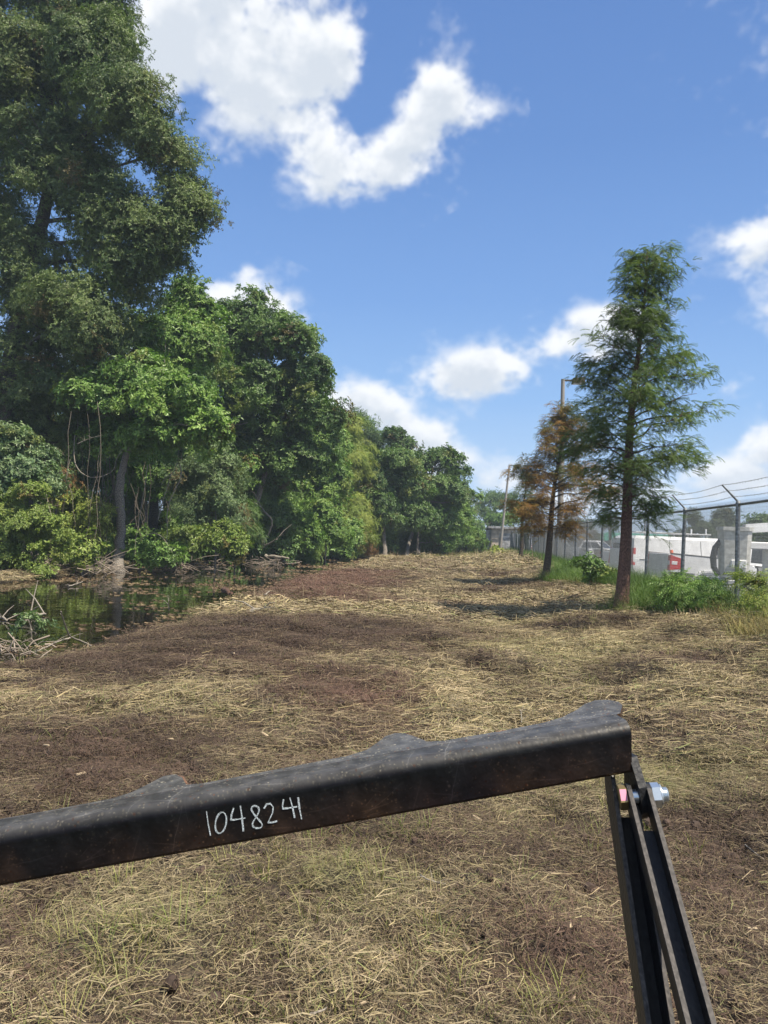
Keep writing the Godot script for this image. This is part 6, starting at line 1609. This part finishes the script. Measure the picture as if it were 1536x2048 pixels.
func make_bucket_truck() -> void:
	var o := thing("bucket_truck", "white utility truck with lift boom and service body at the right edge", "truck", Vector3(6.15, -.27, -17.2), .02)
	var gr := tri_tex(mat(Color(.34, .35, .36), .55, .3), grey(.03, .7, 1.0, 256, 97), Vector3(1, 1, 1))
	# chassis, rear shelf, service body with compartment doors
	part_box("chassis", o, Vector3(3.2, .62, 0), Vector3(7.4, .22, .9), M.black, .02)
	part_box("rear_shelf", o, Vector3(-.15, 1.07, 0), Vector3(1.5, .10, 1.9), gr, .015)
	part_box("rear_bumper", o, Vector3(-.85, .78, 0), Vector3(.12, .46, 1.9), gr, .015)
	for k in 5:
		part_box("shelf_post", o, Vector3(-.78 + k * .3, .80, .93), Vector3(.07, .42, .05), M.black if k % 2 else gr, .008)
	for k in 3:
		part_box("step", o, Vector3(.35, .36 + k * .14, 1.02), Vector3(1.25, .035, .16), gr, .008)
	for s in [-1.0, 1.0]:
		part_box("service_box", o, Vector3(2.0, 1.28, s * .86), Vector3(2.9, .95, .42), M.white, .02)
		part_box("body_rail", o, Vector3(1.7, 1.84, s * .86), Vector3(3.4, .16, .46), M.white, .02)
		for k in 3:
			var d := part_box("compartment_door", o, Vector3(1.02 + k * .96, 1.30, s * 1.078), Vector3(.90, .72, .025), M.tan if k == 0 and s > 0 else M.white, .008)
			var hb := MB.new()
			hb.box(Vector3(1.02 + k * .96, 1.36, s * 1.10), Vector3(.14, .05, .02), .006)
			part("latch", hb, M.black, d)
		part_box("tail_light", o, Vector3(.53, 1.0, s * .9), Vector3(.05, .14, .12), M.red, .01)
		wheel(o, 2.2, s * .86, .42)
		wheel(o, 5.6, s * .86, .42)
	part_box("bed_floor", o, Vector3(2.0, 1.0, 0), Vector3(2.9, .08, 1.3), gr, .01)
	part_box("hood", o, Vector3(5.9, 1.05, 0), Vector3(1.5, .6, 1.8), M.white, .08)
	part_box("cab_body", o, Vector3(4.35, 1.0, 0), Vector3(1.7, .85, 1.9), M.white, .05)
	cab(o, 3.6, 5.3, 3.7, 4.75, 1.42, 2.1, .93, .76, 1)
	# pedestal, folded boom, bucket
	var mb := MB.new()
	mb.lathe([Vector2(.28, 1.0), Vector2(.24, 1.9), Vector2(.20, 1.92), Vector2(.20, 2.45)], 20, Transform3D(Basis(), Vector3(2.9, 0, 0)))
	part("pedestal", mb, M.white, o)
	mb = MB.new()
	var a := Vector3(-.35, 2.18, .28)
	var b := Vector3(3.2, 2.52, .05)
	mb.hull([a + Vector3(0, -.09, -.09), b + Vector3(0, -.13, -.12), b + Vector3(0, -.13, .12), a + Vector3(0, -.09, .09)], [a + Vector3(0, .09, -.09), b + Vector3(0, .13, -.12), b + Vector3(0, .13, .12), a + Vector3(0, .09, .09)])
	part("boom", mb, M.white, o)
	mb = MB.new()
	mb.tube([Vector3(-.42, 1.55, .15), Vector3(-.40, 2.2, .2)], [.07, .07], 10)
	part("boom_head", mb, M.black, o)
	# the bucket: a tapered open tub with a rolled lip
	var tub := MB.new()
	var c := Vector3(-.60, 1.14, .45)
	var ring := func(y: float, w: float) -> Array:
		var r := []
		for q in [Vector2(-1, -.72), Vector2(-.72, -1), Vector2(.72, -1), Vector2(1, -.72), Vector2(1, .72), Vector2(.72, 1), Vector2(-.72, 1), Vector2(-1, .72)]:
			r.append(c + Vector3(q.x * w, y, q.y * w).rotated(Vector3.UP, -.24))
		return r
	var rows := [ring.call(0.0, .25), ring.call(.03, .27), ring.call(.98, .31), ring.call(.985, .34), ring.call(1.06, .34), ring.call(1.06, .29), ring.call(.08, .245)]
	var mid := c + Vector3(0, .5, 0)
	for i in rows.size() - 1:
		for j in 8:
			var q: Array = [rows[i][j], rows[i][(j + 1) % 8], rows[i + 1][(j + 1) % 8], rows[i + 1][j]]
			if i < 4:
				tub.face(q[0], q[1], q[2], q[3], mid)
			elif i == 4:
				tub.face(q[0], q[1], q[2], q[3], c)
			else:
				tub.quad(q[0], q[3], q[2], q[1]) if (q[2] - q[0]).cross(q[1] - q[3]).dot(mid - q[0]) > 0 else tub.quad(q[0], q[1], q[2], q[3])
	for k in [0, 6]:
		for j in range(1, 7):
			var p0: Vector3 = rows[k][0]
			var p1: Vector3 = rows[k][j]
			var p2: Vector3 = rows[k][j + 1]
			if ((p1 - p0).cross(p2 - p0).y > 0) == (k == 6):
				tub.tri(p0, p1, p2)
			else:
				tub.tri(p0, p2, p1)
	var bk := part("lift_bucket", tub, tri_tex(mat(Color(.66, .66, .63), .45), grey(.03, .8, 1.0, 256, 97), Vector3(1, 1, 1)), o)
	mb = MB.new()
	mb.box(Vector3(.06, .30, .315), Vector3(.30, .18, .05), .02, Transform3D(Basis(Vector3.UP, -.24), c))
	part("step", mb, M.white, bk)
	mb = MB.new()
	mb.tube([c + Vector3(-.30, .78, .1), c + Vector3(-.42, .62, .12), c + Vector3(-.46, .42, .13), c + Vector3(-.44, .22, .12), c + Vector3(-.34, .06, .1)], [.055, .06, .065, .06, .05], 10)
	part("hose", mb, M.black, o)
	mb = MB.new()
	mb.lathe([Vector2(0, -.12), Vector2(.12, -.12), Vector2(.17, -.02), Vector2(.15, .1), Vector2(.08, .16), Vector2(0, .17)], 12, Transform3D(Basis(), c + Vector3(.12, -.03, .34)))
	mb.tube([c + Vector3(.0, .0, .3), c + Vector3(.1, -.2, .25), c + Vector3(.3, -.1, .2)], [.04, .045, .03], 8)
	part("winch_drum", mb, tri_tex(mat(Color(.045, .04, .038), .7), grey(.06, .5, 1.0, 256, 97), Vector3(6, 6, 6)), o)

# ---------------------------------------------------------------- steel bar of the machine
func scratched() -> ImageTexture:
	var f := FastNoiseLite.new()
	f.seed = 77
	f.frequency = .02
	f.fractal_octaves = 5
	var im := f.get_seamless_image(512, 512)
	im.convert(Image.FORMAT_RGB8)
	for y in 512:
		for x in 512:
			var g := lerpf(.46, .60, smoothstep(.2, .8, im.get_pixel(x, y).r))
			im.set_pixel(x, y, Color(g, g * .985, g * .97))
	for i in 300:      # fine scratches
		var p := Vector2(rf(0, 512), rf(0, 512))
		var a := rf(-.5, .5) if rf() < .7 else rf(0, PI)
		var d := Vector2(cos(a), sin(a))
		var l := int(pow(rf(), 3.0) * 150) + 8
		var s := rf(.05, .30)
		for j in l:
			p += d
			d = d.rotated(rf(-.03, .03))
			for w in 2:
				var x := posmod(int(p.x), 512)
				var y := posmod(int(p.y) + w, 512)
				var was := im.get_pixel(x, y).r
				var g := minf(was + s * sin(PI * j / l) * (1.0 - .5 * w), 1.0)
				im.set_pixel(x, y, Color(g, g * .98, g * .95))
	for i in 2600:      # specks of dust and chaff, rust pits
		var p := Vector2(rng.randi() % 512, rng.randi() % 512)
		var rusty := rf() < .12
		var g := rf(.62, 1.0)
		var r := rf(.7, 1.9) + (1.2 if rf() < .05 else 0.0)
		for y in range(-2, 3):
			for x in range(-2, 3):
				if Vector2(x, y * rf(.8, 1.4)).length() <= r:
					im.set_pixel(posmod(int(p.x) + x, 512), posmod(int(p.y) + y, 512), Color(g * .8, g * .55, g * .4) if rusty else Color(g, g * .95, g * .84))
	return ImageTexture.create_from_image(im)

func make_bar() -> void:
	var ax := V(BAR_AXES[0])
	var ay := V(BAR_AXES[1])
	var az := V(BAR_AXES[2])
	var o := thing("push_bar", "scuffed black steel push bar with white handwritten number, crossing the foreground", "steel bar", V(BAR_AXES[3]))
	o.basis = Basis(ax, ay, az)
	var paint := StandardMaterial3D.new()
	paint.vertex_color_use_as_albedo = true
	paint.roughness = .38
	paint.metallic_specular = .3
	tri_tex(paint, scratched(), Vector3(2.0, 2.0, 2.0))
	paint.roughness_texture = grey(.02, .78, 1.0, 256, 101)
	paint.roughness = .50
	relief(paint, grey(.16, 0.0, 1.0, 256, 102), .03)
	var face := Color(.019, .021, .027)
	var dust_sheen := Color(.30, .31, .325)  # real dust, with the cool sky reflection of the top painted in
	var rust := Color(.30, .17, .10)
	# profile of the bent plate: up the front, round the bend, back along the top
	var prof := [Vector2(-.010, 0), Vector2(-.003, -.002), Vector2(0, .004), Vector2(0, .066)]
	for i in range(1, 8):
		var a := PI * .5 * i / 7.0
		prof.append(Vector2(-.024 + .024 * cos(a), .066 + .024 * sin(a)))
	prof.append(Vector2(-.066, .090))
	var inner := [Vector2(-.066, .080), Vector2(-.024, .080), Vector2(-.014, .074), Vector2(-.010, .066)]
	var ring := prof + inner
	var body := MB.new()
	var xs := []
	for i in 61:
		xs.append(lerpf(-2.3, 0.0, i / 60.0))
	var w := ring.size()
	for x in xs:
		for k in w:
			var p: Vector2 = ring[k]
			var q0: Vector2 = ring[(k + w - 1) % w]
			var q1: Vector2 = ring[(k + 1) % w]
			var t := (q1 - q0).normalized()
			if k == 3:
				t = Vector2(0, 1)
			body.v.append(Vector3(x * 1.0 + (.010 * sm(.0, .09, p.y) if x > -.001 else 0.0), p.y, p.x))
			body.n.append(Vector3(0, -t.x, t.y))
			var c := face.lerp(dust_sheen, sm(.070, .092, p.y) * (.75 + .25 * fine.get_noise_2d(x * 9, p.x * 30)))
			c = c.lerp(rust, clampf(sm(.009, -.003, p.y) * (.35 + .8 * fine.get_noise_2d(x * 7, 3)), 0, .8))
			c = c.lerp(Color(.06, .03, .03), .2 * clampf(patch.get_noise_2d(x * 5, p.y * 9) * 2.0, 0, 1) * sm(.08, .05, p.y))
			body.c.append(c)
	for i in xs.size() - 1:
		for k in w:
			var a := i * w + k
			var b := i * w + (k + 1) % w
			body.ix.append_array([a, b, a + w, b, b + w, a + w])
	# make the winding agree with the normals
	var t0 := (body.v[body.ix[1]] - body.v[body.ix[0]]).cross(body.v[body.ix[2]] - body.v[body.ix[0]])
	if t0.dot(body.n[body.ix[0]]) > 0:
		for i in range(0, body.ix.size(), 3):
			var s := body.ix[i + 1]
			body.ix[i + 1] = body.ix[i + 2]
			body.ix[i + 2] = s
	# end cap
	var cap := PackedVector2Array()
	for p in ring:
		cap.append(Vector2(p.x, p.y))
	var cut := Geometry2D.triangulate_polygon(cap)
	for i in range(0, cut.size(), 3):
		var P := []
		for j in 3:
			var p := cap[cut[i + j]]
			P.append(Vector3(.010 * sm(.0, .09, p.y) + .0003, p.y, p.x))
		if (P[1] - P[0]).cross(P[2] - P[0]).x > 0:
			body.tri(P[0], P[1], P[2], face)
		else:
			body.tri(P[0], P[2], P[1], face)
	var beam := part("beam", body, paint, o)
	# the top plate with its three worn teeth, a flat plate cut to shape
	var edge := PackedVector2Array([Vector2(-2.3, -.0655), Vector2(.011, -.0655)])
	var back := [Vector2(.020, -.070), Vector2(.046, -.120), Vector2(.050, -.150), Vector2(.036, -.180), Vector2(.015, -.188), Vector2(-.012, -.176), Vector2(-.045, -.140), Vector2(-.085, -.108), Vector2(-.13, -.092), Vector2(-.22, -.086), Vector2(-.33, -.086), Vector2(-.362, -.100), Vector2(-.378, -.145), Vector2(-.395, -.182), Vector2(-.414, -.196), Vector2(-.435, -.186), Vector2(-.455, -.150), Vector2(-.48, -.112), Vector2(-.52, -.094), Vector2(-.62, -.088), Vector2(-.74, -.080), Vector2(-.80, -.078), Vector2(-.823, -.090), Vector2(-.838, -.140), Vector2(-.858, -.168), Vector2(-.880, -.168), Vector2(-.90, -.135), Vector2(-.925, -.098), Vector2(-.955, -.080), Vector2(-1.05, -.072), Vector2(-1.25, -.070), Vector2(-1.29, -.09), Vector2(-1.31, -.16), Vector2(-1.35, -.16), Vector2(-1.39, -.09), Vector2(-1.5, -.07), Vector2(-2.3, -.07)]
	for p in back:
		edge.append(p)
	var plate := MB.new()
	var lie := Transform3D(Basis(Vector3.RIGHT, Vector3(0, 0, 1), Vector3(0, -1, 0)), Vector3.ZERO)     # polygon y runs along z, depth downwards
	plate.prism(edge, -.0902, -.0795, lie, dust_sheen, rust * .6)
	part("toothed_plate", plate, paint, beam)
	var eb0 := MB.new()
	var ep := []
	var er := []
	for i in range(5, back.size()):
		ep.append(Vector3(back[i].x, .0868 + rf(-.0008, .0008), back[i].y + .0006))
		er.append(rf(.0022, .0036))
	eb0.tube(ep, er, 6)
	part("rusty_edge", eb0, tri_tex(mat(Color(.30, .155, .085), .9), grey(.07, .45, 1.0, 256, 107), Vector3(9, 9, 9)), beam)
	# handwritten number in paint marker
	var chalk := tri_tex(mat(Color(.62, .70, .74), .8), grey(.09, .6, 1.0, 256, 105), Vector3(14, 14, 14))
	for d in DIGITS:
		var mb := MB.new()
		for s in d:
			for i in s.size() - 1:
				var a := Vector3(s[i][0], s[i][1], .0012)
				var b := Vector3(s[i + 1][0], s[i + 1][1], .0012)
				var side := (b - a).cross(Vector3.BACK).normalized() * rf(.0007, .0017)
				var e := (b - a).normalized() * .0007
				mb.slab(a - e - side, a - e + side, b + e + side, b + e - side, .0004) if (side).cross(b - a).z > 0 else mb.slab(a - e + side, a - e - side, b + e - side, b + e + side, .0004)
		part("painted_digit", mb, chalk, beam)
	# lug under the bar, struts, bolt
	var iron := StandardMaterial3D.new()
	iron.albedo_color = Color(.016, .016, .017).linear_to_srgb()
	iron.roughness = .5
	iron.metallic_specular = .55
	tri_tex(iron, grey(.05, .6, 1.0, 256, 106), Vector3(5, 5, 5))
	relief(iron, grey(.08, 0.0, 1.0, 256, 102), .05)
	var worn := tri_tex(mat(Color(.085, .075, .068), .6), grey(.05, .5, 1.0, 256, 106), Vector3(8, 8, 8))
	var lug := MB.new()
	var lp := PackedVector2Array([Vector2(-.045, .03), Vector2(-.045, -.05)])
	for i in 9:
		var a := PI + PI * i / 8.0
		lp.append(Vector2(-.012 + .033 * cos(a), -.055 + .033 * sin(a)))
	lp.append_array([Vector2(.021, -.02), Vector2(-.004, .03)])
	lug.prism(lp, -.0075, .0075, Transform3D(Basis(Vector3(0, 0, 1), Vector3.UP, Vector3(-1, 0, 0)), Vector3(.008, -.005, 0)))
	part("lug", lug, iron, o)
	for k in 2:
		var A := o.basis.inverse() * (V(STRUTS[k][0]) - o.position)
		var B := o.basis.inverse() * (V(STRUTS[k][1]) - o.position)
		var d := (B - A).normalized()
		var L := (B - A).length() + .5
		var y := -d
		var x := (Vector3.RIGHT - y * y.x).normalized()
		var z := x.cross(y)
		if k == 0:    # the channel is turned a little so that its open side meets the eye
			x = x.rotated(y, -.10)
			z = x.cross(y)
		var xf := Transform3D(Basis(x, y, z), A)
		var st := MB.new()
		var half := .0175 if k == 0 else .019
		var dep := .048
		for s in [-1.0, 1.0]:
			var fl := PackedVector2Array()
			for i in 9:       # rounded flange head round the bolt
				var a := PI * i / 8.0
				fl.append(Vector2(dep * .5 * cos(a), dep * .5 * sin(a)))
			fl.append_array([Vector2(-dep * .5, -L), Vector2(dep * .5, -L)])
			var t := .0042
			st.prism(fl, -t, t, xf * Transform3D(Basis(Vector3(0, 0, 1), Vector3.UP, Vector3(-1, 0, 0)), Vector3(s * half, 0, 0)))
		st.box(Vector3(0, -L * .5 - .03, -dep * .5 + .004), Vector3(half * 2.0 - .0086, L - .06, .008), 0.0, xf)
		var strut := part("strut", st, iron, o)
		for s in [-1.0, 1.0]:      # worn bright edges of the flanges
			var eb := MB.new()
			eb.box(Vector3(s * half, -L * .5, dep * .5 + .0006), Vector3(.0078, L - .004, .0014), .0004, xf)
			part("worn_edge", eb, worn, strut)
		if k == 0:
			var hex := Transform3D(xf.basis * Basis(Vector3(0, 1, 0), Vector3(-1, 0, 0), Vector3(0, 0, 1)) * Basis(Vector3.UP, -.45), xf.origin)
			var gold := mat(Color(.42, .31, .13), .38, .75)
			var zinc := mat(Color(.62, .68, .72), .28, .85)
			var hb := MB.new()      # axis y of hex runs along -x
			hexagon(hb, hex, half + .0045, half + .0195, .0235)
			var h := part("bolt_head", hb, gold, o)
			var pb := MB.new()
			var fa := hex.basis * Basis(Vector3.UP, PI / 6.0 + PI / 3.0 * 1.0)
			pb.box(Vector3(.001, half + .0122, .02075), Vector3(.0200, .0118, .0006), 0.0, Transform3D(hex.basis * Basis(Vector3.UP, PI / 3.0 * 0.0), hex.origin))
			part("pink_facet", pb, mat(Color(.72, .30, .42), .6), h)  # thin pink plate on one facet of the bolt head
			var nb := MB.new()
			hexagon(nb, hex, -half - .0215, -half - .0045, .0225)
			var nut := part("nut", nb, zinc, o)
			var wb := MB.new()
			wb.lathe([Vector2(.0, -half - .0215 - .014), Vector2(.011, -half - .0215 - .014), Vector2(.013, -half - .0215 - .012), Vector2(.013, half)], 20, hex)
			for i in 6:
				wb.lathe([Vector2(.0128, -half - .0232 - i * .0022), Vector2(.0142, -half - .0225 - i * .0022), Vector2(.0128, -half - .0218 - i * .0022)], 20, hex)
			part("bolt_shank", wb, zinc, o)
			var lb := MB.new()
			lb.lathe([Vector2(.0150, -half - .0255), Vector2(.0190, -half - .0235), Vector2(.0198, -half - .0213)], 20, hex)
			part("nut_collar", lb, zinc, nut)

func hexagon(mb: MB, xf: Transform3D, y0: float, y1: float, r: float) -> void:
	var rings := []
	var ch := r * .10
	for e in [[y0, r - ch], [y0 + ch * .5, r], [y1 - ch * .5, r], [y1, r - ch]]:
		var row := []
		for i in 6:
			var a := PI / 3.0 * i
			row.append(xf * Vector3(cos(a) * e[1], e[0], sin(a) * e[1]))
		rings.append(row)
	var mid := xf * Vector3(0, (y0 + y1) * .5, 0)
	for k in 3:
		for i in 6:
			var j := (i + 1) % 6
			mb.face(rings[k][i], rings[k][j], rings[k + 1][j], rings[k + 1][i], mid)
	for k in [0, 3]:
		var m: Vector3 = (rings[k][0] + rings[k][3]) * .5
		for i in 6:
			var p: Vector3 = rings[k][i]
			var q: Vector3 = rings[k][(i + 1) % 6]
			if (p - m).cross(q - m).dot(m - mid) > 0:
				mb.tri(m, p, q)
			else:
				mb.tri(m, q, p)

func _ready() -> void:
	# camera, sky, sun, exposure
	make_ready()
	var cam := Camera3D.new()
	cam.name = "camera"
	cam.fov = 67.0
	cam.near = .05
	cam.far = 2000.0
	cam.position = Vector3(0, 1.5, 0)
	cam.rotation = Vector3(deg_to_rad(1.66), deg_to_rad(6.04), deg_to_rad(2.2))
	add_child(cam)
	var env := Environment.new()
	env.background_mode = Environment.BG_SKY
	var sky := Sky.new()
	var pano := PanoramaSkyMaterial.new()
	pano.panorama = make_sky()
	pano.energy_multiplier = .70
	sky.sky_material = pano
	env.sky = sky
	env.tonemap_mode = Environment.TONE_MAPPER_LINEAR
	env.tonemap_exposure = 1.66
	env.fog_enabled = true
	env.fog_density = .0009
	env.fog_light_color = Color(.80, .87, .95)
	env.sdfgi_enabled = true
	env.ssao_enabled = true
	env.ssil_enabled = true
	var we := WorldEnvironment.new()
	we.name = "world_environment"
	we.environment = env
	add_child(we)
	var sun := DirectionalLight3D.new()
	sun.name = "sun"
	sun.light_color = Color(1.0, .955, .88)
	sun.light_energy = 1.6
	sun.light_angular_distance = .5
	sun.shadow_enabled = true
	var az := deg_to_rad(122.0)
	var el := deg_to_rad(60.0)
	sun.basis = Basis.looking_at(-Vector3(sin(az) * cos(el), sin(el), -cos(az) * cos(el)))
	add_child(sun)
	M.glass = mat(Color(.03, .035, .04), .08)
	# the setting
	make_ground()
	make_water()
	make_lot()
	# large things, then small ones
	make_trees()
	make_cypresses()
	make_fence()
	make_lamp("tall concrete lamp post behind the two nearer cypresses", Vector3(4.62, -.1, -38.4), Vector3(4.48, 9.4, -38.2), .17, .09, .62)
	make_lamp("farther lamp post standing in front of the metal shed", Vector3(3.2, .1, -72), Vector3(3.85, 8.35, -72), .14, .08, .62)
	make_shed()
	make_vehicles()
	make_far()
	make_bar()
	make_sticks()
	make_straw()
